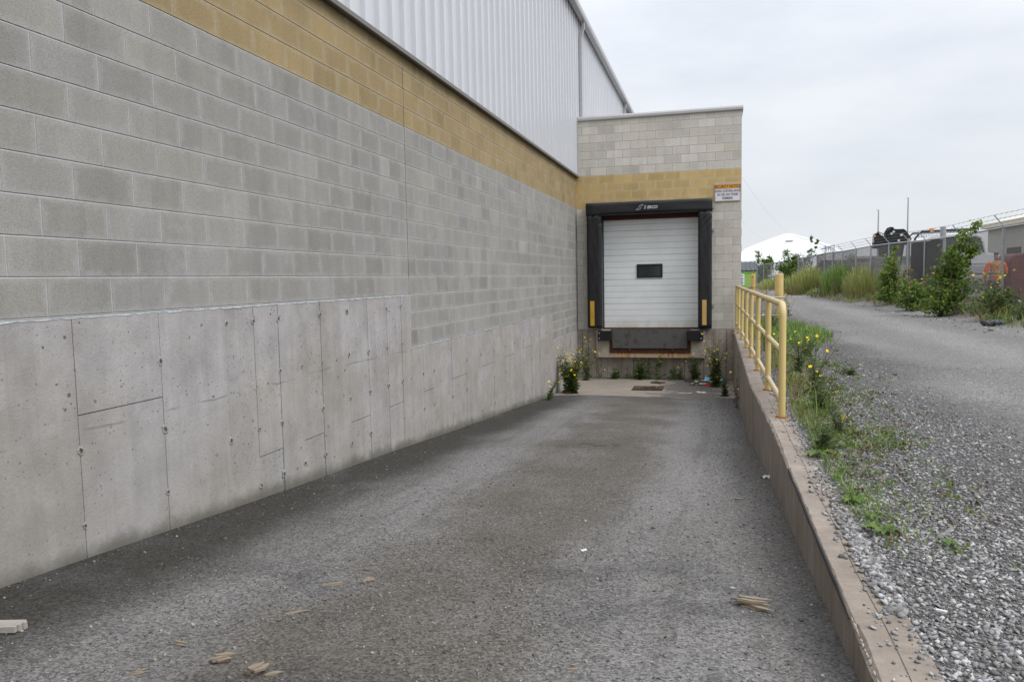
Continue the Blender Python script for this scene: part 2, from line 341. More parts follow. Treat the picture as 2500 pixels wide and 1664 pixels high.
# --- plants
def leaf_mat(name, a, b, rough=0.6):
    k = Mat(name, rough, 0.3)
    t = k.attr('tone')
    c = k.mix(t, a, b)
    tr = k.nd('ShaderNodeBsdfTranslucent', Color=c).outputs[0]
    k.fin(c)
    ms = k.nd('ShaderNodeMixShader', _0=0.28, _1=k.b.outputs[0], _2=tr).outputs[0]
    k.t.links.new(ms, k.t.nodes['Material Output'].inputs['Surface'])
    return k.m
M_LEAF = leaf_mat('shrub_leaf', (0.060, 0.115, 0.020), (0.22, 0.31, 0.055))
M_LEAFD = leaf_mat('dark_weed_leaf', (0.042, 0.078, 0.022), (0.14, 0.19, 0.055))
M_LEAFG = leaf_mat('grey_green_leaf', (0.075, 0.12, 0.045), (0.20, 0.245, 0.09))
M_GRASS = leaf_mat('tall_grass_blade', (0.15, 0.19, 0.045), (0.40, 0.41, 0.14))
M_GRASS2 = leaf_mat('green_grass_blade', (0.075, 0.16, 0.03), (0.25, 0.34, 0.09))
M_DRY = leaf_mat('dry_grass', (0.17, 0.14, 0.06), (0.38, 0.31, 0.15))
M_STEM = simple('weed_stem', (0.065, 0.06, 0.035), 0.8, 0.2, var=0.3)
M_BARK = simple('shrub_bark', (0.10, 0.08, 0.055), 0.9, 0.1, var=0.3)
M_FLOW = simple('yellow_petal', (0.80, 0.58, 0.015), 0.6, 0.2, var=0.1)
M_FLOWO = simple('orange_petal', (0.75, 0.38, 0.02), 0.6, 0.2, var=0.1)
M_FLOWB = simple('lilac_petal', (0.40, 0.36, 0.72), 0.6, 0.2, var=0.1)
M_RUSTL = leaf_mat('rust_red_leaf', (0.06, 0.028, 0.012), (0.12, 0.05, 0.02))
# --- litter
def wood_mat(name, a, b):
    k = Mat(name, 0.9, 0.15)
    c = k.mix(k.noise(14, 5, 0.6, vec=k.map((1, 6, 6))), a, b)
    return k.fin(c, k.noise(30, 4, vec=k.map((1, 8, 8))), 0.5, 0.004)
M_WOOD = wood_mat('splintered_wood', (0.165, 0.135, 0.102), (0.31, 0.255, 0.192))
M_WOODG = wood_mat('weathered_plank', (0.27, 0.25, 0.22), (0.40, 0.37, 0.33))
M_WOODD = wood_mat('dark_wet_wood', (0.05, 0.042, 0.032), (0.12, 0.10, 0.075))

# ------------------------------------------------------------------ mesh builder
ORG = {}
class MB:
    def __init__(s): s.v=[]; s.f=[]; s.m=[]; s.t=[]; s.w=[]; s.uv=[]; s.has_uv=False
    def face(s, pts, mi=0, tone=1.0, warm=0.0, uv=None):
        i=len(s.v); s.v.extend(pts); s.f.append(tuple(range(i,i+len(pts)))); s.m.append(mi); s.t.append(tone); s.w.append(warm)
        if uv: s.has_uv=True
        s.uv.extend(uv if uv else [(0.5,0.5)]*len(pts))
    def idx(s, verts, faces, mi=0, tone=1.0, warm=0.0):
        i=len(s.v); s.v.extend(verts)
        for f in faces:
            s.f.append(tuple(a+i for a in f)); s.m.append(mi); s.t.append(tone); s.w.append(warm); s.uv.extend([(0.5,0.5)]*len(f))
    def box(s, a, b, mi=0, tone=1.0):
        x0,y0,z0=a; x1,y1,z1=b
        s.idx([(x0,y0,z0),(x1,y0,z0),(x1,y1,z0),(x0,y1,z0),(x0,y0,z1),(x1,y0,z1),(x1,y1,z1),(x0,y1,z1)],
              [(0,3,2,1),(4,5,6,7),(0,1,5,4),(1,2,6,5),(2,3,7,6),(3,0,4,7)], mi, tone)
    def obox(s, c, dx, dy, dz, mi=0, tone=1.0):     # centre and three half-axis vectors
        c=Vector(c); dx=Vector(dx); dy=Vector(dy); dz=Vector(dz)
        P=[tuple(c+a*dx+b*dy+d*dz) for d in (-1,1) for a,b in ((-1,-1),(1,-1),(1,1),(-1,1))]
        s.idx(P,[(0,3,2,1),(4,5,6,7),(0,1,5,4),(1,2,6,5),(2,3,7,6),(3,0,4,7)],mi,tone)
    def tube(s, pts, r, n=8, mi=0, tone=1.0, cap=True):
        pts=[Vector(p) for p in pts]; k=len(pts)
        rr=r if isinstance(r,(list,tuple)) else [r]*k
        V=[]; ref=None
        for i,p in enumerate(pts):
            d=(pts[min(i+1,k-1)]-pts[max(i-1,0)]).normalized()
            if ref is None:
                ref=d.orthogonal().normalized()
            ref=(ref-d*ref.dot(d))
            ref=ref.normalized() if ref.length>1e-6 else d.orthogonal().normalized()
            b=d.cross(ref)
            for j in range(n):
                a=2*math.pi*j/n; V.append(tuple(p+(ref*math.cos(a)+b*math.sin(a))*rr[i]))
        Fc=[(i*n+j,i*n+(j+1)%n,(i+1)*n+(j+1)%n,(i+1)*n+j) for i in range(k-1) for j in range(n)]
        if cap: Fc += [tuple(range(n-1,-1,-1)), tuple(range((k-1)*n,k*n))]
        s.idx(V,Fc,mi,tone)
    def prism(s, poly, axis, a, b, mi=0, tone=1.0):   # poly of 2D points, extruded along axis from a to b
        def P(p,q): return {'y':(p[0],q,p[1]),'x':(q,p[0],p[1]),'z':(p[0],p[1],q)}[axis]
        n=len(poly); V=[P(p,a) for p in poly]+[P(p,b) for p in poly]
        s.idx(V,[tuple(range(n)),tuple(range(2*n-1,n-1,-1))]+[(i,i+n,(i+1)%n+n,(i+1)%n) for i in range(n)],mi,tone)
    def build(s, name, mats, parent=None, origin=None, smooth=False, bevel=0.0, angle=40, fixn=True):
        if not isinstance(mats,(list,tuple)): mats=[mats]
        o0 = ORG[parent.name] if parent else (origin if origin is not None else (0,0,0))
        V=np.array(s.v,dtype=float)-(0 if parent else np.array(o0,dtype=float))
        me=bpy.data.meshes.new(name); me.from_pydata(V.tolist(),[],s.f)
        for m in mats: me.materials.append(m)
        me.polygons.foreach_set('material_index',s.m)
        me.attributes.new('tone','FLOAT','FACE').data.foreach_set('value',np.array(s.t,dtype=np.float32))
        me.attributes.new('warm','FLOAT','FACE').data.foreach_set('value',np.array(s.w,dtype=np.float32))
        if s.has_uv:
            ul=me.uv_layers.new(name='UVMap'); ul.data.foreach_set('uv',np.array(s.uv,dtype=np.float32).ravel())
        if fixn and len(s.f)<60000:
            import bmesh
            bm=bmesh.new(); bm.from_mesh(me); bmesh.ops.recalc_face_normals(bm,faces=bm.faces); bm.to_mesh(me); bm.free()
        if smooth:
            me.polygons.foreach_set('use_smooth',[True]*len(me.polygons))
            if hasattr(me,'set_sharp_from_angle'): me.set_sharp_from_angle(angle=R(angle))
        me.update()
        o=bpy.data.objects.new(name,me); COL.objects.link(o)
        if parent:
            o.parent=parent
            if parent.type=='EMPTY': o.location=[-c for c in o0]
        else: o.location=o0
        ORG[o.name]=tuple(o0)
        if bevel:
            b=o.modifiers.new('bevel','BEVEL'); b.width=bevel; b.segments=2; b.limit_method='ANGLE'; b.angle_limit=R(35)
        return o
def tag(o, label, cat, group=None, kind=None):
    o['label']=label; o['category']=cat
    if group: o['group']=group
    if kind: o['kind']=kind
    return o
def thing(name, loc, label, cat, group=None):
    o=bpy.data.objects.new(name,None); COL.objects.link(o); o.location=loc; ORG[o.name]=tuple(loc)
    o.empty_display_size=0.2
    return tag(o,label,cat,group)
def struct(o, kind='structure'): o['kind']=kind; return o
def copy_tree(o, parent=None):
    c=o.copy(); COL.objects.link(c)
    if parent: c.parent=parent; c.matrix_parent_inverse=Matrix()
    ORG[c.name]=ORG[o.name]
    for ch in list(o.children): copy_tree(ch,c)
    return c
def U(a,b): return random.uniform(a,b)
def ramp_z(y): return -1.2-0.08*y if y>0.9 else -1.272
def sstep(a,b,x):
    t=min(1,max(0,(x-a)/(b-a))); return t*t*(3-2*t)

# ------------------------------------------------------------------ the ground
FX=[(10,7.5),(20,7.5),(23.3,7.5),(26.6,7.42),(30,7.2),(31.7,7.07),(34,6.84),(36.2,6.56),(38.6,6.36),(41.9,6.27),(44.8,6.2),(47.4,6.13),(50.4,6.08),(53,6.0),(56.6,5.95),(59.5,5.9),(66,5.1),(71.4,4.3),(78,3.4),(86,2.4)]
def fence_x(y):
    if y<=FX[0][0]: return FX[0][1]
    for (a,b),(c,d) in zip(FX,FX[1:]):
        if y<=c: return b+(d-b)*(y-a)/(c-a)
    return FX[-1][1]
def yard_z(x,y):
    fx=fence_x(y)
    h=0.0
    if y<90:
        h=0.30*sstep(fx-1.5,fx-0.35,x)*(1-1.0*sstep(fx+0.05,fx+0.5,x))
        h+=0.05*math.sin(x*1.7+y*0.6)*sstep(fx-1.6,fx-0.6,x)
    h+=0.012*math.sin(x*2.1+1)*math.sin(y*0.7)*sstep(0.8,2.0,x)
    return -1.276+h
def lines(*segs):
    L=[]
    for a,b,st in segs:
        n=max(1,int(round((b-a)/st))); L+= [a+(b-a)*i/n for i in range(n)]
    L.append(segs[-1][1]); return L
WXI=[(18.5,0.41),(9.2,0.39),(6.6,0.455),(3.0,0.485),(0.6,0.5)]
def wall_in(y):
    if y>=18.5: return WXI[0][1]
    for (a,b),(c,d) in zip(WXI,WXI[1:]):
        if y>=c: return b+(d-b)*(y-a)/(c-a)
    return WXI[-1][1]
def wall_out(y): return wall_in(y)+0.205
g=MB()
xs=lines((0.60,8,0.28),(8,30,1.4),(30,200,20),(200,900,140))
ys=lines((-40,0,4),(0,20,0.8),(20,62,1.0),(62,100,3),(100,300,25),(300,1500,200))
V=[(x,y,yard_z(x,y)) for y in ys for x in xs]
nx=len(xs)
g.idx(V,[(j*nx+i,j*nx+i+1,(j+1)*nx+i+1,(j+1)*nx+i) for j in range(len(ys)-1) for i in range(nx-1)])
for (x0,y0,x1,y1) in ((-900,48,0.60,1500),(-900,-40,-30,48)):
    g.face([(x0,y0,-1.276),(x1,y0,-1.276),(x1,y1,-1.276),(x0,y1,-1.276)])
struct(g.build('gravel_yard',M_YARD,smooth=True))
g=MB()
xs=lines((-3.40,0.60,0.2)); ys=[-40,-10]+lines((-4,15.42,0.35))
V=[(x,y,ramp_z(y)+0.012*math.sin(x*2+y*0.8)*math.sin(y*0.5)) for y in ys for x in xs]; nx=len(xs)
g.idx(V,[(j*nx+i,j*nx+i+1,(j+1)*nx+i+1,(j+1)*nx+i) for j in range(len(ys)-1) for i in range(nx-1)])
struct(g.build('ramp',M_RAMP,smooth=True))
g=MB()
xs=lines((-3.40,0.60,0.25)); ys=[15.36]+lines((15.5,18.72,0.3)); nx=len(xs)
V=[(x,y,-2.434-0.022*min(1,(y-15.36)/1.0)) for y in ys for x in xs]
g.idx(V,[(j*nx+i,j*nx+i+1,(j+1)*nx+i+1,(j+1)*nx+i) for j in range(len(ys)-1) for i in range(nx-1)])
struct(g.build('loading_pad',M_PAD,smooth=True))

# ------------------------------------------------------------------ masonry walls
WX=-3.27
def block_rows(mb, P, rows, joints_at, L=0.39, step_mat=lambda z:0, mort=2, morty=3, hd=0.006, vd=0.0012, warm0=None, jh=0.010, jv=0.008, half=0.5):
    """P(u,z,d): point at u along the wall, height z, d behind the face. rows: (z0,z1,u0,u1)."""
    for r,(z0,z1,u0,u1) in enumerate(rows):
        mi=step_mat(0.5*(z0+z1)); mo=morty if mi==1 else mort
        off=joints_at+(L*0.5 if r%2 else 0.0)
        k0=math.floor((u0-off)/L)
        u=off+k0*L
        while u<u1-1e-4:
            a=max(u,u0); b=min(u+L,u1); u+=L
            if b-a<0.03: continue
            ja=jv/2 if a>u0 else 0; jb=jv/2 if b<u1 else 0
            A=a+ja; B=b-jb; Z0=z0+jh/2; Z1=z1-jh/2
            base=random.gauss(1.0,0.026 if warm0 else 0.036); wm=min(1,max(0,random.gauss(0.45,0.22)))
            if warm0: base*=warm0(0.5*(a+b),0.5*(z0+z1))
            cuts=[A,B]
            if random.random()<half and B-A>0.25: cuts=[A,A+(B-A)*random.choice((0.5,0.5,0.34,0.66)),B]
            for c,(p,q) in enumerate(zip(cuts,cuts[1:])):
                t=base*(1+random.gauss(0,0.05)); 
                mb.face([P(p,Z0,0),P(q,Z0,0),P(q,Z1,0),P(p,Z1,0)],mi,t,wm,
                        [((p-A)/(B-A),0),((q-A)/(B-A),0),((q-A)/(B-A),1),((p-A)/(B-A),1)])
            mb.face([P(A,Z0,0),P(A,Z0,hd),P(B,Z0,hd),P(B,Z0,0)],mi,base*0.95)
            mb.face([P(A,Z1,0),P(B,Z1,0),P(B,Z1,hd),P(A,Z1,hd)],mi,base*0.95)
            if jb: mb.face([P(B,Z0,vd),P(b+jv/2,Z0,vd),P(b+jv/2,Z1,vd),P(B,Z1,vd)],mo,random.uniform(.85,1.1))
        zl=z0-jh/2; zm=z0+jh*0.12; n=max(1,int((u1-u0)/0.35))
        for i in range(n):
            a=u0+(u1-u0)*i/n; b=u0+(u1-u0)*(i+1)/n; tt=random.uniform(.9,1.12)
            mb.face([P(a,zl,0.0012),P(b,zl,0.0012),P(b,zm,hd*0.75),P(a,zm,hd*0.75)],mo,tt); mb.face([P(a,zm,hd*0.75),P(b,zm,hd*0.75),P(b,z0+jh/2,hd),P(a,z0+jh/2,hd)],mo,tt)
    return mb
bandm=lambda z: 1 if 1.672<z<2.5 else 0
wh=thing('warehouse',(-6,6,-1.28),'long warehouse with grey block walls, an ochre block band and ribbed metal cladding above','warehouse')
PL=lambda u,z,d:(WX-d,u,z)
YC=7.82
zs=[1.672+0.202*i for i in range(-9,5)]
hi=[(a,b) for a,b in zip(zs,zs[1:])]
rows=[]
mid=[(-0.146-0.194*(i+1),-0.146-0.194*i) for i in range(3)]
lo=[(-0.728-0.187*(i+1),-0.728-0.187*i) for i in range(3)]
mb=MB()
allrows=[(b0,b1,-7.0,YC-0.006) for b0,b1 in reversed(hi)]
block_rows(mb,PL,allrows,YC-0.006,L=0.428)
tmp=[(b0,b1,YC+0.006,18.5) for b0,b1 in reversed(hi)]+[(b0,b1,YC+0.006,18.5) for b0,b1 in mid]+[(b0,b1,15.43,18.5) for b0,b1 in lo]
for i,t in enumerate(mb.m): pass
block_rows(mb,PL,tmp,YC+0.006,L=0.428)
# ochre band: faces above the band line take the ochre material
for i,f in enumerate(mb.f):
    zc=sum(mb.v[j][2] for j in f)/len(f)
    if zc>1.672+0.003:
        if mb.m[i]==0: mb.m[i]=1
        elif mb.m[i]==2: mb.m[i]=3
mb.face([(WX-0.012,YC-0.006,-0.146),(WX-0.012,YC+0.006,-0.146),(WX-0.012,YC+0.006,2.48),(WX-0.012,YC-0.006,2.48)],4)
mb.box((WX-0.25,-7,-1.30),(WX-0.014,18.5,2.48),4)
mb.build('block_wall',[M_GREY,M_YEL,M_MORT,M_MORTY,M_DARKJ],wh,fixn=False)
# cast foundation: panels between form seams
seams=[-7,-4.4,-3.2,-1.9,-0.7,0.55,1.35,1.95,2.60,3.24,3.88,4.53,4.86,5.18,5.5,5.83,6.33,6.74,7.19,7.56,YC,8.16,8.48,9.14,9.73,10.4,11.05,11.7,12.3,12.94,13.53,14.18,14.78,15.43,16.1,16.75,17.4,18.0,18.5]
def ftop(y): return -0.156 if y<YC else (-0.738 if y<15.42 else -1.297)
steps={3.24:-0.675,4.86:-1.28,5.5:-1.29,6.33:-1.30,7.19:-1.30,8.16:-1.285,9.14:-1.265,10.4:-1.255,11.7:-1.25,12.94:-1.225,14.18:-1.21}
fm=MB(); XF=WX+0.008
for a,b in zip(seams,seams[1:]):
    gp=U(0.0014,0.0034); dep=XF+U(-0.0025,0.001)
    zt=ftop((a+b)/2); zb=ramp_z((a+b)/2)-0.35
    cuts=[zt]
    st=[v for s0,v in steps.items() if abs(s0-a)<1e-3]
    if st: cuts.append(st[0])
    cuts.append(zb)
    for p,q in zip(cuts,cuts[1:]):
        sl=0.05 if st else 0
        z1a=p-(0.003 if p!=zt else 0); z0a=q+(0.003 if q!=zb else 0)
        off=U(-0.0035,0.0015) if (st and p!=zt) else 0
        fm.box((WX-0.3,a+gp,z0a),(dep+off,b-gp,z1a),0)
fm.box((WX-0.3,-7,-2.9),(WX-0.0035,YC-0.01,-0.166),1); fm.box((WX-0.3,YC-0.01,-2.9),(WX-0.0035,15.42,-0.748),1); fm.box((WX-0.3,15.42,-2.9),(WX-0.0035,18.5,-1.307),1)
def tie(mb,y,z,r):
    n=11; a0=U(0,6); rr=[r*U(0.75,1.25) for _ in range(n)]
    ring=lambda k,x:[(XF+x,y+k*rr[i]*math.cos(a0+i*6.283/n)*0.9,z+k*rr[i]*math.sin(a0+i*6.283/n)) for i in range(n)]
    A,B,C,D=ring(1,0.0008),ring(.78,0.005),ring(.5,0.0045),ring(.28,0.0012)
    for P,Q,mi in ((A,B,2),(B,C,2),(C,D,3)):
        for i in range(n): mb.face([P[i],P[(i+1)%n],Q[(i+1)%n],Q[i]],mi,U(.8,1.1))
    mb.face(D,3)
for s0 in seams[7:-2]:
    if abs(s0-YC)<.01 or abs(s0-15.43)<.01: continue
    z=-0.27 if s0>4 else -0.465
    while z>ramp_z(s0)+0.10:
        if z<ftop(s0)-0.05 and random.random()<0.92: tie(fm,s0+U(-.012,.012),z+U(-.01,.01),U(0.018,0.034))
        z-=0.405
fm.build('foundation',[M_CONC,M_DARKJ,M_TIE,M_PIT],wh,fixn=True)
# grey-blue sealant bead on the stepped joint
se=MB()
def bead(p,q,n,w0,w1,ax):
    prev=None
    for i in range(n+1):
        t=i/n; c=Vector(p).lerp(Vector(q),t); wd=U(w0,w1)
        c2=(c+Vector((0.003,0,0)));
        lo_=c2-Vector(ax)*wd; hi_=c2+Vector(ax)*0.003
        if prev: se.face([tuple(prev[0]),tuple(lo_),tuple(hi_),tuple(prev[1])],0,U(.8,1.1)); 
        prev=(lo_,hi_)
bead((XF,1.0,-0.156),(XF,YC-0.015,-0.156),160,0.001,0.010,(0,0,1))
bead((XF,YC-0.012,-0.15),(XF,YC-0.012,-0.745),26,0.002,0.008,(0,1,0))
bead((XF,YC,-0.738),(XF,11.4,-0.738),60,0.0005,0.010,(0,0,1))
se.build('joint_sealant',M_CAULK,wh,fixn=False)
# ribbed cladding
cl_=MB()
per=0.318; y=-7.05; prof=[]
while y<46:
    prof+= [(y,0.0),(y+0.190,0.0),(y+0.206,0.042),(y+0.262,0.042),(y+0.300,0.0)]; y+=per
CXB=WX+0.012
for (y0,d0),(y1,d1) in zip(prof,prof[1:]):
    cl_.face([(CXB+d0,y0,2.44),(CXB+d1,y1,2.44),(CXB+d1,y1,6.42),(CXB+d0,y0,6.42)])
cl_.build('metal_cladding',M_CLAD,wh,fixn=False)
fl=MB()
fl.prism([(CXB-0.005,2.475),(WX+0.075,2.458),(WX+0.078,2.452),(WX+0.078,2.412),(WX+0.062,2.408),(WX+0.060,2.440),(CXB-0.005,2.448)],'y',-7,18.46,0)
fl.face([(WX+0.0605,-7,2.409),(WX+0.0605,18.46,2.409),(WX-0.01,18.46,2.417),(WX-0.01,-7,2.417)],1)  # flashing underside coloured near-black to stand in for soffit shade
fl.build('flashing',[M_FLASH,M_SOFFIT_SHADE],wh)
cor=MB(); cor.box((CXB-0.01,18.43,2.44),(CXB+0.045,18.497,3.86)); cor.build('corner_trim',M_TRIM,wh)
gt=MB()
gt.prism([(-3.195,6.225),(-3.07,6.225),(-3.055,6.27),(-3.055,6.355),(-3.065,6.365),(-3.075,6.355),(-3.075,6.275),(-3.085,6.245),(-3.19,6.245),(-3.195,6.36),(-3.21,6.36)],'y',-7,46,0)
gt.build('gutter',[M_TRIM],wh)
rf=MB(); rf.prism([(-3.20,6.37),(-3.09,6.385),(-3.09,6.395),(-20,8.3),(-20,8.2),(-3.26,6.36)],'y',-7,46,0); rf.build('roof',M_CLAD,wh)
bk=MB(); bk.box((-34,-7,-1.3),(WX-0.26,46,6.30)); bk.prism([(-34,6.3),(WX-0.01,6.3),(WX-0.01,6.355),(-19,8.1)],'y',-6.9,45.9); bk.build('rear_block',M_CLAD,wh)
for yd in (18.92,28.05):
    d=MB()
    pts=[(-3.125,yd,6.235),(-3.125,yd,6.10),(-3.135,yd,6.04),(-3.19,yd,5.90),(-3.197,yd,5.83),(-3.197,yd,3.2)]
    hw,hd_=0.042,0.033
    for (p,q) in zip(pts,pts[1:]):
        p=Vector(p);q=Vector(q); dr=(q-p).normalized(); sx=Vector((0,1,0)); sz=dr.cross(sx)
        d.idx([tuple(c+sx*a*hw+sz*b*hd_) for c in (p,q) for a,b in ((-1,-1),(1,-1),(1,1),(-1,1))],[(0,1,5,4),(1,2,6,5),(2,3,7,6),(3,0,4,7),(0,3,2,1),(4,5,6,7)])
    d.build('downspout',M_TRIM,wh)

# ------------------------------------------------------------------ dock bay
DY=18.5; DR=0.585
dk=thing('dock_bay',(-1.35,18.5,-2.46),'projecting block-built truck dock bay with an ochre band and white overhead door','dock bay')
mb=MB(); PD=lambda u,z,d:(u,DY+d,z)
rows=[]; z=-1.27; hs=[]
while z<3.70: hs.append((z,z+0.1955)); z+=0.1955
OX0,OX1,OZ0,OZ1=-2.70,-0.34,-1.275,1.45
for r,(a,b) in enumerate(reversed(hs)):
    pass
def dw(u,z): return (1.06 if 0.0<u+0.6<0.55 and z>1.6 else 1.0)*(0.97 if u>0 else 1.0)
rr=list(reversed(hs))
for r,(a,b) in enumerate(rr):
    sub=[(WX,DR)] if b>OZ1+0.1 else [(WX,OX0),(OX1,DR)]
    for (u0,u1) in sub:
        # keep the running bond across both pieces
        t=MB(); block_rows(t,PD,[(a,b,u0,u1)],(DR-0.39*20)+(0.195 if r%2 else 0),warm0=dw,mort=2,jv=0.009,jh=0.009,hd=0.004,half=0.12)
        i0=len(mb.v); mb.v+=t.v; mb.f+=[tuple(x+i0 for x in f) for f in t.f]; mb.m+=t.m; mb.t+=t.t; mb.w+=t.w; mb.uv+=t.uv; mb.has_uv=True
for i,f in enumerate(mb.f):
    zc=sum(mb.v[j][2] for j in f)/len(f)
    if 1.66<zc<2.445: mb.m[i]={0:1,2:3}.get(mb.m[i],mb.m[i])
# return wall on the right and body
mb.box((DR-0.2,DY+0.012,-1.3),(DR-0.004,27,3.74),0)
mb.box((WX,DY+0.2,OZ1),(DR-0.2,DY+0.02,3.74),4); mb.box((WX,DY+0.02,-1.3),(OX0,DY+0.2,3.74),4); mb.box((OX1,DY+0.02,-1.3),(DR-0.2,DY+0.2,3.74),4)
mb.box((WX,DY+0.2,3.5),(DR-0.2,27,3.72),4); mb.box((WX,26.8,-1.3),(DR-0.2,27,3.5),4)
mb.build('block_wall',[M_DGREY,M_YEL2,M_MORTD,M_MORTW,M_DARKJ],dk,fixn=False)
fd=MB()
fd.box((WX-0.02,DY-0.006,-2.75),(DR+0.02,DY+0.3,-1.278),0)
x=WX+0.1
while x<DR:
    fd.box((x,DY-0.0095,-2.6),(x+U(0.004,0.012),DY-0.004,-1.30),1); x+=U(0.12,0.4)
fd.build('foundation',[M_CONCB,M_PIT],dk)
cp=MB()
cp.prism([(DY-0.045,3.765),(DY-0.045,3.815),(DY-0.02,3.858),(DY+0.3,3.868),(DY+0.3,3.74),(DY-0.012,3.74),(DY-0.032,3.752)],'x',WX+0.01,DR+0.03)
cp.box((DR-0.18,DY+0.3,3.74),(DR+0.028,27,3.862))
cp.box((WX+0.02,DY+0.3,3.745),(DR-0.18,27,3.76))
cp.build('parapet_cap',M_CAP,dk,bevel=0.004)
# door
dp=MB(); YD=18.66
zb=-1.245; n=18; hh=(1.40-zb)/n
for i in range(n):
    a=zb+i*hh; b=a+hh; deep = (i%4==0 and i>0)
    gpp=0.006 if deep else 0.0035
    dp.box((-2.64,YD,a+gpp),(-0.39,YD+0.04,b-0.002),0)
    dp.box((-2.64,YD+0.005,a-0.0015),(-0.39,YD+0.03,a+gpp+0.001),1)
ov=dp.build('overhead_door',[M_DOOR,M_DOORJ],dk,bevel=0.0015)
wf=MB(); x0,x1,z0,z1=-1.84,-1.225,-0.035,0.295
for a,b in (((x0,YD-0.03,z0),(x1,YD-0.002,z0+0.05)),((x0,YD-0.03,z1-0.05),(x1,YD-0.002,z1)),((x0,YD-0.03,z0+0.05),(x0+0.05,YD-0.002,z1-0.05)),((x1-0.05,YD-0.03,z0+0.05),(x1,YD-0.002,z1-0.05))): wf.box(a,b)
wf.build('window_frame',M_BLACK,ov,bevel=0.004)
wg=MB(); wg.box((x0+0.05,YD-0.012,z0+0.05),(x1-0.05,YD-0.004,z1-0.05)); wg.build('window_pane',M_GLASS,ov)
bs=MB(); bs.box((-2.64,YD-0.008,-1.268),(-0.39,YD+0.03,-1.246)); bs.box((-2.675,YD-0.01,-1.27),(-2.641,YD+0.03,1.40)); bs.build('weather_strip',M_RUB,ov)
for a,b in ((-2.74,-2.682),(-0.388,-0.30)):
    jb=MB(); jb.box((a,DY-0.005,-1.272),(b,YD+0.05,1.44)); jb.build('jamb',M_JAMB,dk)
hl=MB(); hl.box((-2.68,DY-0.01,1.37),(-0.39,YD+0.06,1.52)); hl.build('lintel',M_REDST,dk)
dkb=MB(); dkb.box((-2.9,YD+0.06,-1.3),(-0.2,YD+0.12,1.6)); dkb.build('door_backing',M_BLACK,dk)
# dock seal: padded head and side pads
def pad(x0,x1,z0,z1,y0,y1,wr=0.006,nx=8,nz=18,fold=None):
    m=MB(); 
    P=[]
    for j in range(nz+1):
        for i in range(nx+1):
            u=i/nx; v=j/nz
            edge=min(u,1-u)*(x1-x0); ed2=min(v,1-v)*(z1-z0)
            rnd=0.035*(1-min(1,edge/0.035))**2+0.03*(1-min(1,ed2/0.03))**2
            dy=wr*math.sin(7*v*(z1-z0)+3*u)*math.sin(11*u+5*v)+(fold(u,v) if fold else 0)
            P.append((x0+u*(x1-x0),y0+rnd+dy,z0+v*(z1-z0)))
    n1=nx+1
    m.idx(P,[(j*n1+i,j*n1+i+1,(j+1)*n1+i+1,(j+1)*n1+i) for j in range(nz) for i in range(nx)])
    ring=[i for i in range(n1)]+[j*n1+nx for j in range(1,nz+1)]+[nz*n1+i for i in range(nx-1,-1,-1)]+[j*n1 for j in range(nz-1,0,-1)]
    for a,b in zip(ring,ring[1:]+ring[:1]):
        pa,pb=P[a],P[b]; m.face([pb,pa,(pa[0],y1,pa[2]),(pb[0],y1,pb[2])])
    return m
hp=pad(-3.0,-0.065,1.475,1.765,18.17,18.49,0.004,30,8,lambda u,v:0.012*math.sin(9*u)*v)
ds=hp.build('dock_seal',M_VINYL,dk,smooth=True,angle=60,fixn=False)
def foldf(u,v):
    return 0.016*math.sin((v*2.7-u*0.35)*38)*sstep(0.80,0.93,v)
sl=pad(-2.985,-2.635,-1.225,1.478,18.19,18.49,0.005,10,60,foldf).build('side_pad',M_VINYL,ds,smooth=True,angle=60,fixn=False)
sr=pad(-0.385,-0.075,-1.235,1.478,18.19,18.49,0.005,10,60,foldf).build('side_pad',M_VINYL,ds,smooth=True,angle=60,fixn=False)
hb=MB(); hb.tube([(-2.68,18.165,1.462),(-1.5,18.16,1.458),(-0.38,18.165,1.47)],0.012,6); hb.build('hem_piping',M_RUB,ds)
ga=MB(); ga.box((-2.915,18.178,-1.165),(-2.815,18.19,-0.57)); o=ga.build('guide_strip',M_GUIDE,ds); o['label']='bright yellow dirty guide strip'
ga=MB(); ga.box((-0.29,18.178,-1.155),(-0.192,18.19,-0.57)); o=ga.build('guide_strip',M_GUIDE2,ds); o['label']='faded pale yellow guide strip'
for p,q in [((bx,18.40,1.755),(bx+0.06,18.485,1.80)) for bx in (-2.55,-1.53,-0.48)]+[((-0.07,18.455,bz),(-0.02,18.49,bz+0.07)) for bz in (1.55,1.02,-0.75)]+[((-3.02,18.455,0.9),(-2.98,18.49,0.97)),((-3.03,18.455,1.5),(-2.99,18.49,1.57))]:
    br=MB(); br.box(p,q); br.build('bracket',M_GALV,ds)
# lettering
def text_faces(txt,size,shear=0.0,offset=0.0,sx=1.0,align='LEFT',space=1.0):
    cu=bpy.data.curves.new('t','FONT'); cu.body=txt; cu.size=size; cu.shear=shear; cu.offset=offset; cu.align_x=align; cu.space_character=space
    cu.fill_mode='FRONT'; cu.resolution_u=3
    ob=bpy.data.objects.new('t',cu); COL.objects.link(ob)
    dg=bpy.context.evaluated_depsgraph_get(); me=bpy.data.meshes.new_from_object(ob.evaluated_get(dg))
    vs=[(v.co.x*sx,v.co.y) for v in me.vertices]; fs=[tuple(p.vertices) for p in me.polygons]
    bpy.data.objects.remove(ob); bpy.data.curves.remove(cu); bpy.data.meshes.remove(me)
    return vs,fs
def add_text(m,txt,x,y,z,size,mi=0,**k):
    vs,fs=text_faces(txt,size,**k)
    m.idx([(x+a,y,z+b) for a,b in vs],[f for f in fs],mi)
lp=MB(); lp.box((-1.82,18.156,1.535),(-1.275,18.168,1.70),0); lpo=lp.build('logo_patch',M_PATCH,ds)
lt=MB(); YL=18.1535
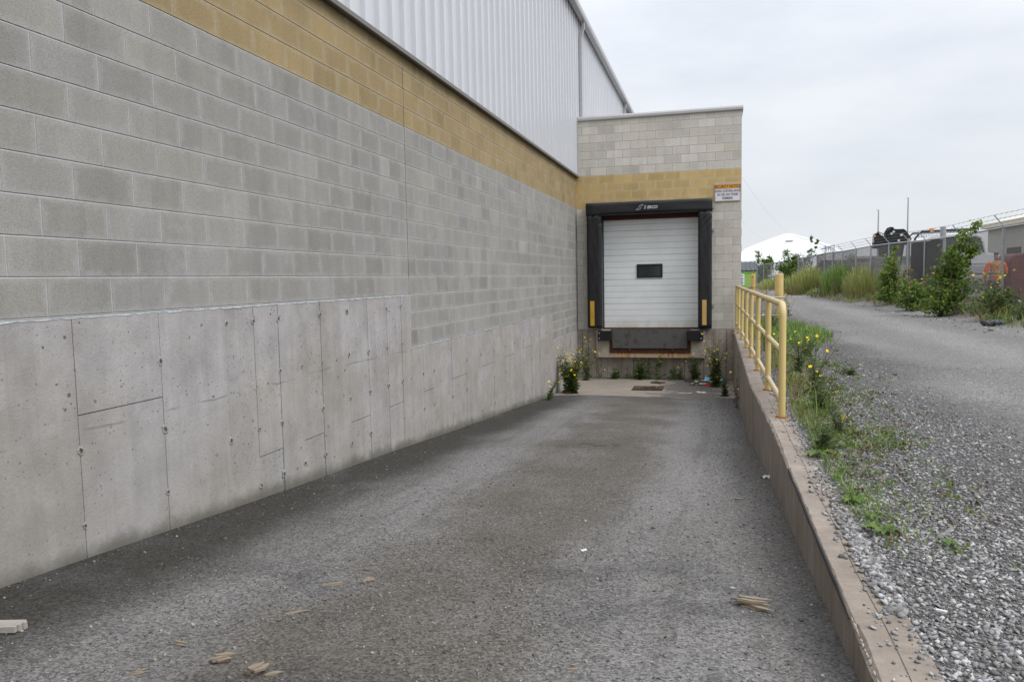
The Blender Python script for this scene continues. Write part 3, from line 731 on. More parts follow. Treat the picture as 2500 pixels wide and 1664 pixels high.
add_text(lt,'S',-1.622,YL,1.578,0.112,shear=0.28,offset=0.0015,sx=0.9)
add_text(lt,'ERCO',-1.545,YL,1.580,0.092,shear=0.28,offset=0.003,sx=0.98)
def stroke(pts,wd):
    for p,q in zip(pts,pts[1:]):
        p=Vector((p[0],p[1]));q=Vector((q[0],q[1])); d=(q-p).normalized(); nn=Vector((-d.y,d.x))*wd/2; e=d*wd*0.3
        lt.face([(c.x,YL,c.y) for c in (p-nn-e,q-nn+e,q+nn+e,p+nn-e)])
X0,Z0=-1.808,1.562
S_=lambda L:[(X0+a,Z0+b) for a,b in L]
stroke(S_([(0.185,0.112),(0.118,0.106),(0.088,0.085),(0.066,0.035),(0.045,0.018),(0.0,0.0),(0.075,0.0),(0.108,0.020),(0.128,0.072),(0.145,0.094),(0.185,0.112)]),0.008)
lt.build('lettering',M_LOGO,lpo,fixn=False)
# sill block, leveller, bumpers
sb=MB()
sb.box((-2.80,18.30,-1.945),(-2.475,18.495,-1.285)); sb.box((-0.555,18.30,-1.945),(-0.225,18.495,-1.285)); sb.box((-2.475,18.30,-1.945),(-0.555,18.495,-1.835))
sbo=sb.build('sill_block',M_SILL,dk,bevel=0.008)
lv=MB()
lv.box((-2.47,18.285,-1.833),(-0.56,18.47,-1.745)); lv.box((-2.47,18.285,-1.745),(-2.405,18.47,-1.29)); lv.box((-0.625,18.285,-1.745),(-0.56,18.47,-1.29))
lv.box((-2.42,18.26,-1.272),(-0.61,18.62,-1.262))
for lx in (-1.99,-0.99): lv.box((lx,18.235,-1.80),(lx+0.035,18.285,-1.715))
lvo=lv.build('dock_leveller',M_RUST,dk,bevel=0.003)
pl=MB(); pl.box((-2.398,18.245,-1.715),(-0.632,18.262,-1.275)); pl.build('lip_plate',M_PLATE,lvo,bevel=0.003)
bkp=MB(); bkp.box((-2.405,18.30,-1.745),(-0.625,18.46,-1.28)); bkp.build('pit_backing',M_BLACK,lvo)
for (a,b) in ((-2.735,-2.40),(-0.635,-0.27)):
    bp=MB(); bp.box((a,18.13,-1.525),(b,18.30,-1.285)); bo=bp.build('bumper',M_RUB,dk,bevel=0.015)
    xb=a+0.04 if a<-2 else b-0.04
    for zz in (-1.34,-1.47):
        q=MB(); q.tube([(xb,18.132,zz),(xb,18.118,zz)],0.016,8); q.build('bolt',M_GALV,bo)
# security sign
sg=thing('security_sign',(0.275,18.48,1.90),'white security notice sign with orange header, on the block wall beside the dock door','sign')
q=MB(); q.box((-0.015,18.478,1.695),(0.565,18.488,2.115)); q.build('sign_panel',M_SIGNW,sg,bevel=0.002)
q=MB(); q.box((0.003,18.4745,1.985),(0.547,18.477,2.090)); q.build('header_band',M_SIGNO,sg)
q=MB(); 
for a,b in (((-0.006,18.4745,1.704),(0.556,18.477,1.709)),((-0.006,18.4745,2.101),(0.556,18.477,2.106)),((-0.006,18.4745,1.709),(-0.001,18.477,2.101)),((0.551,18.4745,1.709),(0.556,18.477,2.101))): q.box(a,b)
q.build('border_line',M_SIGNT,sg)
q=MB(); add_text(q,'SECURITY NOTICE',0.275,18.473,2.004,0.098,align='CENTER',offset=0.0014,sx=0.72)
q.build('header_lettering',M_SIGNR,sg,fixn=False)
for txt,zz in (('VIDEO SURVEILLANCE',1.910),('IN USE ON THESE',1.828),('PREMISES',1.745)):
    q=MB(); add_text(q,txt,0.275,18.473,zz,0.076,align='CENTER',offset=0.0005,sx=0.76); q.build('notice_line',M_SIGNT,sg,fixn=False)
# ------------------------------------------------------------------ retaining wall
rw=thing('retaining_wall',(0.55,9,-1.9),'low brown concrete retaining wall between the sunken ramp and the gravel yard','retaining wall')
m=MB(); y=0.6; ylist=[]
while y<18.5: ylist.append(y); y+=U(0.07,0.17)
ylist.append(18.494)
ztop=-1.272
prev=None; offs=[U(-0.0035,0.0035) for _ in ylist]
Lr=[]
for i,yv in enumerate(ylist):
    for d in ((-0.004,offs[i-1]),(0.004,offs[i])) if 0<i<len(ylist)-1 else ((0,offs[i]),):
        yy=yv+d[0]; x=wall_in(yy)+d[1]; ch=0.010+abs(random.gauss(0,0.004))+(0.012*random.random() if 5.7<yy<7.0 or yy<3 else 0)
        Lr.append([(x,yy,ramp_z(yy)-0.4),(x,yy,ztop-ch),(wall_in(yy)+ch,yy,ztop),(wall_out(yy),yy,ztop),(wall_out(yy),yy,ztop-0.3)])
for A,B in zip(Lr,Lr[1:]):
    for j in range(4): m.face([A[j],B[j],B[j+1],A[j+1]])
m.face([(wall_in(.6),.6,-1.8),(wall_out(.6),.6,-1.8),(wall_out(.6),.6,ztop),(wall_in(.6),.6,ztop)])
m.build('wall_body',M_CONCR,rw,fixn=False)
q=MB(); prev=None
for yy in np.arange(2.2,8.2,0.1):
    c=wall_in(yy)+0.105+0.004*math.sin(yy*5); p=(c-0.0018,yy,ztop+0.0012),(c+0.0018,yy,ztop+0.0012)
    if prev: q.face([prev[0],prev[1],p[1],p[0]])
    prev=p
q.build('top_crack',M_PIT,rw,fixn=False)
q=MB(); pts=[]
for yy in np.arange(2.95,5.35,0.15): pts.append((wall_in(yy)-0.002+U(-0.002,0.002),yy,ztop-0.008+U(-0.003,0.003)))
q.tube(pts,[0.003]+[U(0.006,0.010) for _ in pts[2:]]+[0.003],6); q.build('edge_strip',M_RUB,rw,smooth=True)
M_CHIP=simple('chipped_concrete',(0.36,0.32,0.28),0.95,0.1,var=0.3,scale=40,bump=0.6)
q=MB()
for y0,y1,n in ((5.8,6.9,60),(2.35,2.95,30)):
    for i in range(n):
        yy=U(y0,y1); s_=U(0.004,0.014); c=Vector((wall_in(yy)+0.008,yy,ztop-0.007)); dn=Vector((-0.7,0,0.7)); t1=Vector((0,1,0)); t2=Vector((0.7,0,0.7)); P=[]
        for j in range(6):
            a=j*1.047; P.append(c+dn*0.0012+t1*math.cos(a)*s_*U(.7,2.2)+t2*math.sin(a)*s_*U(.3,.75))
        for j in range(6): q.face([tuple(c+dn*U(.003,.006)),tuple(P[j]),tuple(P[(j+1)%6])])
q.build('chipped_edge',M_CHIP,rw)
# ------------------------------------------------------------------ handrail
hr=thing('handrail',(0.53,13,-1.27),'yellow pipe handrail with rust-stained feet along the retaining wall','handrail')
hy=[7.05,8.71,10.49,12.12,13.69,15.46,17.07,18.40]
hx=lambda y:0.575-0.0078*(y-7.05)
for y in hy:
    q=MB(); rr_=0.031
    if y==7.05:
        pts=[(hx(y),y,-1.272)]+[(hx(y),y,-0.37)]+[(hx(y),y+0.10-0.10*math.cos(a),-0.37+0.10*math.sin(a)) for a in (0.4,0.8,1.2,1.57)]
        q.tube(pts,rr_,14)
    else: q.tube([(hx(y),y,-1.272),(hx(y),y,-0.275)],rr_,14)
    po=q.build('post',M_RAIL,hr,smooth=True)
    q=MB(); q.tube([(hx(y),y,-1.271),(hx(y),y,-1.262)],0.055,12); q.build('base_plate',M_ORUST,po)
for nm,z,yy0 in (('top_rail',-0.27,7.15),('mid_rail',-0.685,7.05),('bottom_rail',-1.13,7.05)):
    q=MB(); q.tube([(hx(a),a,z) for a in (yy0,10,13,16,18.42)],0.0295 if nm=='top_rail' else 0.025,14); q.build(nm,M_RAIL,hr,smooth=True)

# ------------------------------------------------------------------ bollards, panel, dumpster
def bollard(x,y,r,top,mat,label):
    t=thing('bollard',(x,y,-1.276),label,'bollard','yellow bollards past the dock')
    q=MB(); q.tube([(x,y,-1.30),(x,y,top-0.03)],r,24,cap=False); q.build('post',mat,t,smooth=True)
    q=MB(); q.tube([(x,y,top-0.03),(x,y,top-0.012),(x,y,top)],[r,r*0.96,r*0.6],24); q.build('domed_cap',mat,t,smooth=True)
bollard(1.755,22.8,0.117,0.0,M_BOLL,'thick clean yellow bollard standing past the railing, right of the leaning mesh panel')
bollard(1.72,37.5,0.108,0.01,M_BOLLR,'farther yellow bollard with rusty scuffs, in front of the green dumpster')
pn=thing('mesh_panel',(1.2,21.6,-1.27),'short galvanised chain-link panel with tube frame standing in weeds behind the handrail','fence panel')
q=MB(); xa0,xa1,yy,za,zb_=0.72,1.80,21.6,-1.26,-0.62
q.tube([(xa0,yy,za),(xa0,yy,zb_),(xa1,yy,zb_-0.02),(xa1,yy-0.02,za)],0.02,8); q.tube([(xa0,yy,-1.12),(xa1,yy,-1.12)],0.018,8); q.tube([(xa1+0.06,yy+.02,za),(xa1+0.06,yy+.02,zb_+0.02)],0.022,8)
q.build('frame',M_GALV,pn,smooth=True)
q=MB()
W_,H_=xa1-xa0,zb_-0.02+1.14
for s in (1,-1):
    k=-H_
    while k<W_:
        a=max(k,0); b=min(k+H_,W_)
        if b>a:
            za_,zb2=(a-k,b-k)
            if s<0: za_,zb2=H_-za_,H_-zb2
            q.tube([(xa0+a,yy,-1.14+za_),(xa0+b,yy,-1.14+zb2)],0.003,3,cap=False)
        k+=0.075
q.build('chain_link',M_GALV,pn,fixn=False)
# dumpster
M_DUMP=simple('lime_green_paint',(0.27,0.50,0.09),0.5,0.4,var=0.1); M_LID=simple('black_plastic_lid',(0.045,0.048,0.06),0.5,0.4)
M_WHITE=simple('white_paint',(0.70,0.71,0.71),0.5,0.4,var=0.05)
du=thing('dumpster',(2.6,70,-1.276),'lime green dumpster with ribbed black lid beyond the block corner','dumpster')
for _once in (0,):
  pass
q=MB(); q.prism([(0.9,-1.1),(4.02,-1.1),(4.08,0.12),(0.9,0.12)],'y',70,71.6); q.box((0.85,69.95,0.12),(4.12,71.65,0.24)); q.box((4.0,69.93,-1.1),(4.09,70,0.12)); q.build('body',M_DUMP,du)
q=MB(); q.prism([(69.9,0.28),(71.6,1.05),(71.6,1.1),(69.9,0.33)],'x',0.85,4.15)
for i in range(9):
    xx=0.95+i*0.38; q.prism([(69.9,0.33),(71.6,1.1),(71.6,1.16),(69.9,0.39)],'x',xx,xx+0.09)
q.prism([(69.98,0.24),(71.6,0.24),(71.6,1.05)],'x',0.9,4.1)
q.build('lid',M_LID,du)
q=MB(); q.box((2.0,69.94,-0.95),(3.12,69.97,0.05)); q.build('side_panel',M_WHITE,du)
q=MB()
for zz,ww in ((-0.15,.2),(-0.4,.3),(-0.62,.25),(-0.8,.3)):
    q=MB(); q.box((2.85-ww/2,69.925,zz),(2.85+ww/2,69.938,zz+0.07)); q.build('faded_mark',M_SIGNT,du)
for xx in (1.2,3.8):
    q=MB(); q.tube([(xx,70.3,-1.19),(xx+0.08,70.3,-1.19)],0.09,12); q.build('caster',M_RUB,du)

for c_ in du.children: c_.location.x-=0.62
# ------------------------------------------------------------------ chain-link fence
fe=thing('chain_link_fence',(7,30,-1.0),'long tall chain-link fence with angled barbed-wire arms, along the far side of the gravel road','fence')
FTOP=1.1
py=[14.2,17.2,20.2,23.3,26.7,30.0,31.75,34.0,36.2,38.6,41.9,44.8,47.4,50.4,53.0,56.6,59.5,62.5,66,69,72,75,78.5,82]
def ftz(y): return FTOP-0.03*math.sin(y*0.5) if y<59 else FTOP-0.02*(y-59)
def gz(y): return yard_z(fence_x(y),y)
arms=[]
for y in py:
    x=fence_x(y); big=(abs(y-31.75)<.1 or y in (59.5,))
    q=MB(); q.tube([(x,y,gz(y)-0.1),(x,y,ftz(y)+(0.12 if big else 0.02))],0.052 if big else 0.034,10); po=q.build('post',M_GALV,fe,smooth=True)
    dx,dz=-0.24,0.30
    if y<59:
        q=MB(); q.obox((x+dx/2,y,ftz(y)+0.03+dz/2),(dx/2,0,dz/2),(0,0.016,0),(-0.014*0.7,0,-0.014*0.5)); q.build('barb_arm',M_GALV,po)
        arms.append((x,y))
q=MB(); q.tube([(fence_x(y),y,ftz(y)) for y in py],0.024,8); q.build('top_rail',M_GALV,fe,smooth=True)
q=MB()
for f in (0.3,0.65,1.0):
    q.tube([(x-0.24*f,y,ftz(y)+0.03+0.3*f-(0.0)) for x,y in arms],0.0045,4)
    for (x,y),(x2,y2) in zip(arms,arms[1:]):
        t=0.1
        while t<1:
            c=Vector((x-0.24*f,y,ftz(y)+0.03+0.3*f)).lerp(Vector((x2-0.24*f,y2,ftz(y2)+0.03+0.3*f)),t); q.obox(c,(0.02,0,0.02),(0,0.004,0),(0.003,0,-0.003)); t+=0.12
q.build('barbed_wire',M_WIRE,fe,fixn=False)
q=MB()
for a,b in zip(py,py[1:]):
    xA,xB=fence_x(a),fence_x(b); L=math.hypot(xB-xA,b-a)
    zt0=ftz(a); H=zt0-gz((a+b)/2)-0.04
    pitch=0.075 if a<36 else (0.09 if a<50 else 0.13); wr_=0.0044 if a<30 else 0.0055
    for s in (1,-1):
        k=-H
        while k<L:
            u0=max(k,0); u1=min(k+H,L)
            if u1>u0:
                h0,h1=u0-k,u1-k
                if s<0: h0,h1=H-h0,H-h1
                P=lambda u,h:(xA+(xB-xA)*u/L+0.006*s,a+(b-a)*u/L,(ftz(a)+(ftz(b)-ftz(a))*u/L)-H+h)
                q.tube([P(u0,h0),P(u1,h1)],wr_,3,cap=False)
            k+=pitch
q.build('chain_link',M_WIRE,fe,fixn=False)
q=MB()
for a,b,lo_h in ((28.4,31.65,0.32),):
    n=20
    for i in range(n):
        y0=a+(b-a)*i/n; y1=a+(b-a)*(i+1)/n
        w0=0.02*math.sin(i*1.3); w1=0.02*math.sin((i+1)*1.3)
        q.face([(fence_x(y0)+0.05+w0,y0,gz(y0)+lo_h),(fence_x(y1)+0.05+w1,y1,gz(y1)+lo_h),(fence_x(y1)+0.05,y1,ftz(y1)-0.04),(fence_x(y0)+0.05,y0,ftz(y0)-0.04)])
q.build('privacy_screen',M_SCREEN,fe,fixn=False)
q=MB(); q.tube([(fence_x(28.4),28.4,gz(28)+0.32),(fence_x(31.75),31.75,gz(31)+0.32)],0.03,8); q.build('gate_bottom_tube',M_GALV,fe)

# ------------------------------------------------------------------ beyond the fence
K=38/36.0; TY=38.0
def T(p): return (p[0]*K,p[1]*K)
M_TRK=simple('white_truck_paint',(0.66,0.67,0.68),0.35,0.5,var=0.03); M_CRANE=simple('black_crane_paint',(0.010,0.010,0.012),0.5,0.4); M_STEEL=simple('bright_pin_steel',(0.55,0.56,0.58),0.4,0.5)
M_AMB=simple('amber_lens',(0.85,0.24,0.02),0.25,0.5,var=0.1); M_REDV=simple('dark_red_paint',(0.13,0.015,0.015),0.5,0.4,var=0.15); M_TYRE=simple('tyre_rubber',(0.02,0.02,0.02),0.9,0.2)
M_CHR=simple('grey_metal_trim',(0.40,0.40,0.40),0.4,0.5)
tk=thing('crane_truck',(10,39,-1.276),'white crane truck with two amber beacons and a folded black crane, parked behind the fence','truck')
cab=[(8.62,-0.75),(8.62,1.30),(8.80,1.46),(9.0,1.53),(10.25,1.56),(10.62,1.50),(10.82,1.40),(11.02,0.70),(11.35,0.62),(11.75,0.50),(11.85,0.35),(11.88,-0.65),(11.6,-0.75)]
q=MB(); q.prism([T(p) for p in cab],'y',TY,TY+2.2); q.build('cab',M_TRK,tk,bevel=0.04)
q=MB(); q.prism([T(p) for p in [(9.95,0.74),(9.95,1.40),(10.55,1.40),(10.74,1.32),(10.92,0.72)]],'y',TY-0.012,TY+0.02); q.prism([T(p) for p in [(8.85,0.76),(8.85,1.36),(9.85,1.40),(9.85,0.74)]],'y',TY-0.012,TY+0.02); q.build('side_window',M_GLASS,tk)
q=MB()
q.prism([T(p) for p in [(9.9,-0.05),(11.8,-0.05),(11.8,0.08),(9.9,0.08)]],'y',TY-0.03,TY+0.01)
for i in range(7): q.prism([T(p) for p in [(10.2,-0.55+i*0.13),(11.05,-0.55+i*0.13),(11.05,-0.50+i*0.13),(10.2,-0.50+i*0.13)]],'y',TY-0.02,TY+0.01)
q.build('side_trim',M_CHR,tk)
q=MB(); q.prism([T(p) for p in [(6.75,-0.75),(8.6,-0.75),(8.6,-0.05),(6.75,-0.05)]],'y',TY,TY+2.2); q.build('flatbed_body',M_CHR,tk,bevel=0.02)
for xx in (7.3,8.2,10.9):
    q=MB(); c=(xx*K,-0.79); q.tube([(c[0],TY-0.02,c[1]),(c[0],TY+0.35,c[1])],0.48,20); wo=q.build('wheel',M_TYRE,tk,smooth=True)
    q=MB(); q.tube([(c[0],TY-0.035,c[1]),(c[0],TY-0.015,c[1])],0.24,16); q.build('rim',M_CHR,wo)
cr_=MB()
cr_.prism([T(p) for p in [(7.24,1.2),(7.23,1.72),(7.30,1.83),(7.40,1.87),(7.63,1.83),(7.92,1.83),(8.02,1.74),(8.24,1.38),(8.05,1.15),(7.24,1.05)]],'y',TY+0.5,TY+1.1)
cr_.prism([T(p) for p in [(6.73,1.02),(6.75,1.50),(6.78,1.66),(6.92,1.72),(7.02,1.60),(7.18,1.52),(7.30,1.48),(7.30,1.02)]],'y',TY+0.6,TY+1.0)
cr_.prism([T(p) for p in [(7.15,-0.05),(7.75,-0.05),(7.95,1.2),(7.0,1.2)]],'y',TY+0.4,TY+1.2)
cro=cr_.build('crane',M_CRANE,tk,bevel=0.012)
q=MB()
q.tube([(a*K,TY+0.45,b*K) for a,b in ((7.22,1.62),(7.19,1.75),(7.25,1.86),(7.36,1.90),(7.5,1.88))],0.035,6)
for i in range(6): q.tube([((6.85+i*0.075)*K,TY+0.5,(1.70-i*0.032)*K),((6.88+i*0.075)*K,TY+0.48,(1.75-i*0.032)*K),((6.93+i*0.075)*K,TY+0.5,(1.72-i*0.034)*K),((6.93+i*0.075)*K,TY+0.5,(1.64-i*0.034)*K)],0.016,5)
q.build('hose_loops',M_RUB,cro)
for a,b in ((7.51,1.72),(7.42,1.64),(7.81,1.57),(7.72,1.34)):
    q=MB(); q.tube([(a*K,TY+0.47,b*K),(a*K,TY+0.51,b*K)],0.055,12); q.build('pin',M_STEEL,cro)
q=MB(); q.tube([(6.73*K,TY+0.55,1.52*K),(6.68*K,TY+0.55,1.38*K),(6.70*K,TY+0.55,1.30*K),(6.75*K,TY+0.55,1.34*K)],0.018,6); q.build('hook',M_STEEL,cro)
q=MB(); q.box((6.72*K,TY+0.53,1.52*K),(6.80*K,TY+0.59,1.62*K)); q.build('hook_block',M_AMB,cro)
q=MB(); q.tube([(a*K,TY+0.3,b*K) for a,b in ((8.30,1.30),(8.34,1.42),(8.56,1.68),(10.50,1.72),(10.66,1.62))],0.045,8)
rk=q.build('headache_rack',M_CRANE,tk,smooth=True)
q=MB(); q.tube([(a*K,TY+1.9,b*K) for a,b in ((8.34,1.42),(8.56,1.68),(10.50,1.72),(10.66,1.62))],0.04,8); q.build('rear_rack_bar',M_CRANE,rk,smooth=True)
q=MB()
for i in range(22): q.tube([((8.36+i*0.1)*K,TY+0.3,1.40*K),((8.36+i*0.1)*K,TY+0.3,(1.44+min(0.24,i*0.11+0.02))*K)],0.012,4,cap=False)
for i in range(4): q.tube([(8.4*K,TY+0.3,(1.44+i*0.06)*K),(10.5*K,TY+0.3,(1.46+i*0.06)*K)],0.010,4,cap=False)
q.build('mesh_guard',M_GALV,rk)
for a in (8.95,10.54):
    q=MB(); q.box(((a-0.085)*K,TY+0.2,1.71*K),((a+0.085)*K,TY+0.4,1.80*K)); bo=q.build('beacon',M_AMB,tk,bevel=0.01)
    q=MB(); q.box(((a-0.07)*K,TY+0.22,1.65*K),((a+0.07)*K,TY+0.38,1.71*K)); q.build('beacon_base',M_CHR,bo)
# tall thin poles
for (a,z,lab) in ((6.80,2.65,'shorter thin metal pole rising behind the hook end of the crane'),(7.955,3.12,'taller thin metal pole rising behind the middle of the crane')):
    k2=41/36.0
    t=thing('thin_pole',(a*k2,41,-1.276),lab,'pole','thin poles behind the crane')
    q=MB(); q.tube([(a*k2,41,-1.276),(a*k2,41,z*k2)],[0.055,0.028],8); q.build('shaft',M_GALV,t,smooth=True)
    q=MB(); q.tube([(a*k2-0.10,41,z*k2-0.01),(a*k2+0.03,41,z*k2-0.01)],0.012,6); q.build('cross_tip',M_GALV,t)
t=MB(); t.tube([(8.55,33,-1.1),(8.55,33,1.68)],0.105,14); tag(t.build('pipe_post',M_GALV,origin=(8.55,33,-1.1),smooth=True),'thick grey pipe post behind the fence, between the two amber beacons','post')
# beige building, side on
M_BEIGE=simple('cream_ribbed_wall',(0.50,0.48,0.43),0.6,0.3,var=0.05); M_BEIGET=simple('cream_fascia',(0.52,0.48,0.39),0.6,0.3); M_DKW=simple('dark_opening',(0.05,0.045,0.045),0.7)
bb=thing('storage_building',(20,36,-1.276),'cream ribbed-metal storage building with low eave behind the fence at right','building')
q=MB(); yy=20.0
while yy<52.2:
    q.box((16.0,yy,-1.3),(16.25,yy+0.17,2.45)); q.box((16.03,yy+0.17,-1.3),(16.25,yy+0.22,2.45)); yy+=0.22
q.box((16.2,20,-1.3),(26,52.3,2.45)); q.build('wall',M_BEIGE,bb)
q=MB(); q.prism([(15.72,2.45),(15.72,2.72),(21,4.0),(26.3,2.72),(26.3,2.45)],'y',19.8,52.8); q.build('roof',M_BEIGET,bb)
for (ya,yb,zt) in ((41.5,43.0,1.9),(47.0,49.0,1.2)):
    q=MB(); q.box((15.96,ya,-1.28),(16.0,yb,zt)); q.build('door',M_DKW,bb)
# red tank
t=thing('red_tank',(9.6,27,-1.1),'dark red rounded steel tank behind the fence, right of the worker','tank')
q=MB(); prof=[(8.95,-0.95),(8.90,-0.6),(8.90,0.25),(8.95,0.40),(9.06,0.48),(11.2,0.56),(11.3,0.4),(11.3,-0.95)]
q.prism(prof,'y',27,28.3); q.build('tank_body',M_REDV,t,bevel=0.06)
for xx in (9.0,11.0):
    q=MB(); q.box((xx,26.97,-1.28),(xx+.2,28.3,-0.95)); q.build('skid',M_CRANE,t)
q=MB(); q.box((9.3,26.97,0.46),(10.8,27.1,0.60)); q.build('top_flange',M_REDV,t)
# stacks behind the fence
M_PALG=simple('grey_paver',(0.30,0.29,0.28),0.9,0.1,var=0.25,scale=5); M_PALB=simple('brown_paver',(0.165,0.13,0.11),0.9,0.1,var=0.3,scale=4); M_PALW=simple('pale_slab',(0.46,0.45,0.44),0.9,0.1,var=0.2)
def stack(x,y,wd,dp_,h,layers,mats,label):
    t=thing('slab_stack',(x,y,-1.2),label,'stack','stacks of slabs behind the fence')
    z0=-1.2; q=MB()
    for i in range(3): q.box((x-wd/2,y-dp_/2+i*(dp_-0.1)/2,z0),(x+wd/2,y-dp_/2+0.1+i*(dp_-0.1)/2,z0+0.12))
    q.build('pallet',M_WOODD,t)
    q=MB(); hh=(h-0.12)/layers; zz=z0+0.12
    for l in range(layers):
        ox,oy=U(-.03,.03),U(-.03,.03)
        q.box((x-wd/2+ox,y-dp_/2+oy,zz),(x+wd/2+ox,y+dp_/2+oy,zz+hh*0.86),random.randrange(len(mats)),U(.8,1.15)); zz+=hh
    q.build('slabs',mats,t)
stack(9.2,44.5,2.4,1.3,2.0,14,[M_PALG,M_PALW],'pale grey slab stack left of the crane truck, tallest of the stacks')
stack(8.0,49,2.0,1.4,1.7,12,[M_PALB,M_PALG],'mixed brown and grey slab stack behind the fence, beyond the palest stack')
stack(7.7,54,2.2,1.4,1.9,12,[M_PALB],'dark brown slab stack nearest the leafy shrubs by the fence bend')
stack(8.2,58,2.6,1.4,1.7,12,[M_PALB,M_PALG],'far grey-brown slab stack behind the end of the near fence run')
stack(7.5,38.2,1.1,1.2,1.9,12,[M_PALB,M_PALG],'dark slab stack tight behind the fence below the crane hook')
stack(7.6,41.5,1.8,1.3,2.0,13,[M_PALB,M_PALW,M_PALG],'striped dark and pale slab stack behind the greener tall grass')
stack(7.5,46.5,1.7,1.3,1.9,12,[M_PALB,M_PALG],'dark slab stack behind the widest tall grass clump')
stack(7.35,51.5,1.7,1.3,2.0,12,[M_PALB],'uniform dark slab stack behind the far end of the widest grass clump')
stack(10.6,33.5,2.2,1.2,1.1,9,[M_PALB,M_PALB,M_PALW],'low red-brown slab stack with pale layers below the truck window')
stack(9.5,31.5,1.1,1.2,1.0,8,[M_PALB,M_PALW],'low striped slab stack in front of the truck cab')
# white fabric dome hall
M_FAB=simple('white_fabric',(0.82,0.83,0.84),0.6,0.3,var=0.02)
dm=thing('fabric_hall',(10.6,142,-1.276),'white domed fabric storage hall in the distance','storage hall')
prof=[(-9.5,-1.3),(-9.3,2.0),(-8.6,3.6),(-7.4,4.6),(-5.1,5.5),(-2.7,6.4),(-0.6,7.08),(0,7.16),(0.6,7.08),(2.7,6.4),(5.1,5.5),(7.4,4.6),(8.6,3.6),(9.3,2.0),(9.5,-1.3)]
DX=12.6; q=MB(); n=len(prof)
fr=[(DX+a,141+0.5*max(0,b),b) for a,b in prof]; bk_=[(DX+a,175,b) for a,b in prof]  # end wall given a made-up backward lean to catch more sky light
q.idx(fr+bk_,[tuple(range(n))]+[(i,i+n,i+n+1,i+1) for i in range(n-1)]+[tuple(range(2*n-1,n-1,-1))])
q.build('fabric_cover',M_FAB,dm)
q=MB(); q.tube([(DX+a*0.975,141+0.5*max(0,b-0.3)-0.03,b-0.30) for a,b in prof[1:-1]],0.035,6); q.build('end_seam',M_FAB,dm)
q=MB(); q.box((12.1,143.7,5.7),(13.3,144.2,5.86)); q.build('vent',M_CAP,dm)
# steel frame
t=MB()
for a in (13.0,14.0): t.tube([(a,100,-1.28),(a,100,3.3)],0.06,6)
t.tube([(12.7,100,2.95),(14.05,100,3.34)],0.07,6); t.tube([(12.6,100,2.9),(14.0,101,3.0)],0.05,6)
for i in range(4): t.tube([(13.1+i*0.22,100,3.15),(13.2+i*0.22,100,2.3)],0.035,5)
tag(t.build('steel_frame',M_GALV,origin=(13.5,100,-1.28)),'small grey steel frame poking up above the fence right of the white hall','frame')
# far tree line and white sheds
def leaf_cloud(mb, centre, rad, n, size, tone=(0,1), mi=0, up=0.3):
    for _ in range(n):
        d=Vector((random.gauss(0,1),random.gauss(0,1),random.gauss(0,1))); d.normalize(); rr=random.random()**0.45
        c=Vector(centre)+Vector((d.x*rad[0],d.y*rad[1],d.z*rad[2]))*rr
        leaf(mb,c,size*U(.6,1.3),U(*tone),mi)
def leaf(mb,c,s,tone,mi=0,d=None,w=0.33):
    a=Vector((random.gauss(0,1),random.gauss(0,1),random.gauss(0,0.7))) if d is None else Vector(d); a.normalize()
    b=a.cross(Vector((random.gauss(0,1),random.gauss(0,1),random.gauss(0,1)))); 
    if b.length<1e-4: b=a.orthogonal()
    b.normalize(); n=a.cross(b)*0.12*s
    c=Vector(c)
    mb.face([tuple(c-a*s*0.5),tuple(c+b*s*w-a*s*.05+n),tuple(c+a*s*0.55),tuple(c-b*s*w-a*s*.05+n)],mi,tone)
q=MB()
for i in range(26):
    x=-30+i*3.0+U(-1,1); y=230+U(-10,10); h=U(3,6.5)
    leaf_cloud(q,(x,y,-1.2+h*0.55),(2.6,2.6,h*0.5),170,0.9,(0.1,1.0))
o=q.build('distant_trees',M_LEAF,fixn=False); o['kind']='stuff'; tag(o,'distant line of trees behind the dumpster and the white hall','trees')
for i,(x,y,lab) in enumerate(((5.2,118,'distant white box trailer above the dumpster lid'),)):
    t=thing('box_trailer',(x,y,-1.276),lab,'trailer')
    q=MB(); q.box((x-3.4,y,-0.4),(x+3.2,y+2.4,2.0)); q.build('box',M_FAB,t,bevel=0.03)
    for xx in (-2.4,2.2):
        q=MB(); q.tube([(x+xx,y,-0.82),(x+xx,y+0.3,-0.82)],0.46,14); q.build('wheel',M_TYRE,t)
# power lines
for k,(p,q2,lab) in enumerate((((0.5,60,9.5),(12.4,144,7.3),'faint overhead cable running down to the top of the white hall'),((0.5,60,6.5),(5.0,120,1.5),'faint overhead cable dropping steeply behind the block corner'),((0.5,70,7.0),(9,141,5.6),'faint overhead cable, the flattest of the three by the white hall'))):
    q=MB(); P0=Vector(p);P1=Vector(q2); q.tube([tuple(P0.lerp(P1,t)-Vector((0,0,1.2*4*t*(1-t)*0.6))) for t in np.linspace(0,1,9)],0.006,4)
    tag(q.build('overhead_cable',M_GALV,origin=tuple(P0)),lab,'cable','overhead cables')

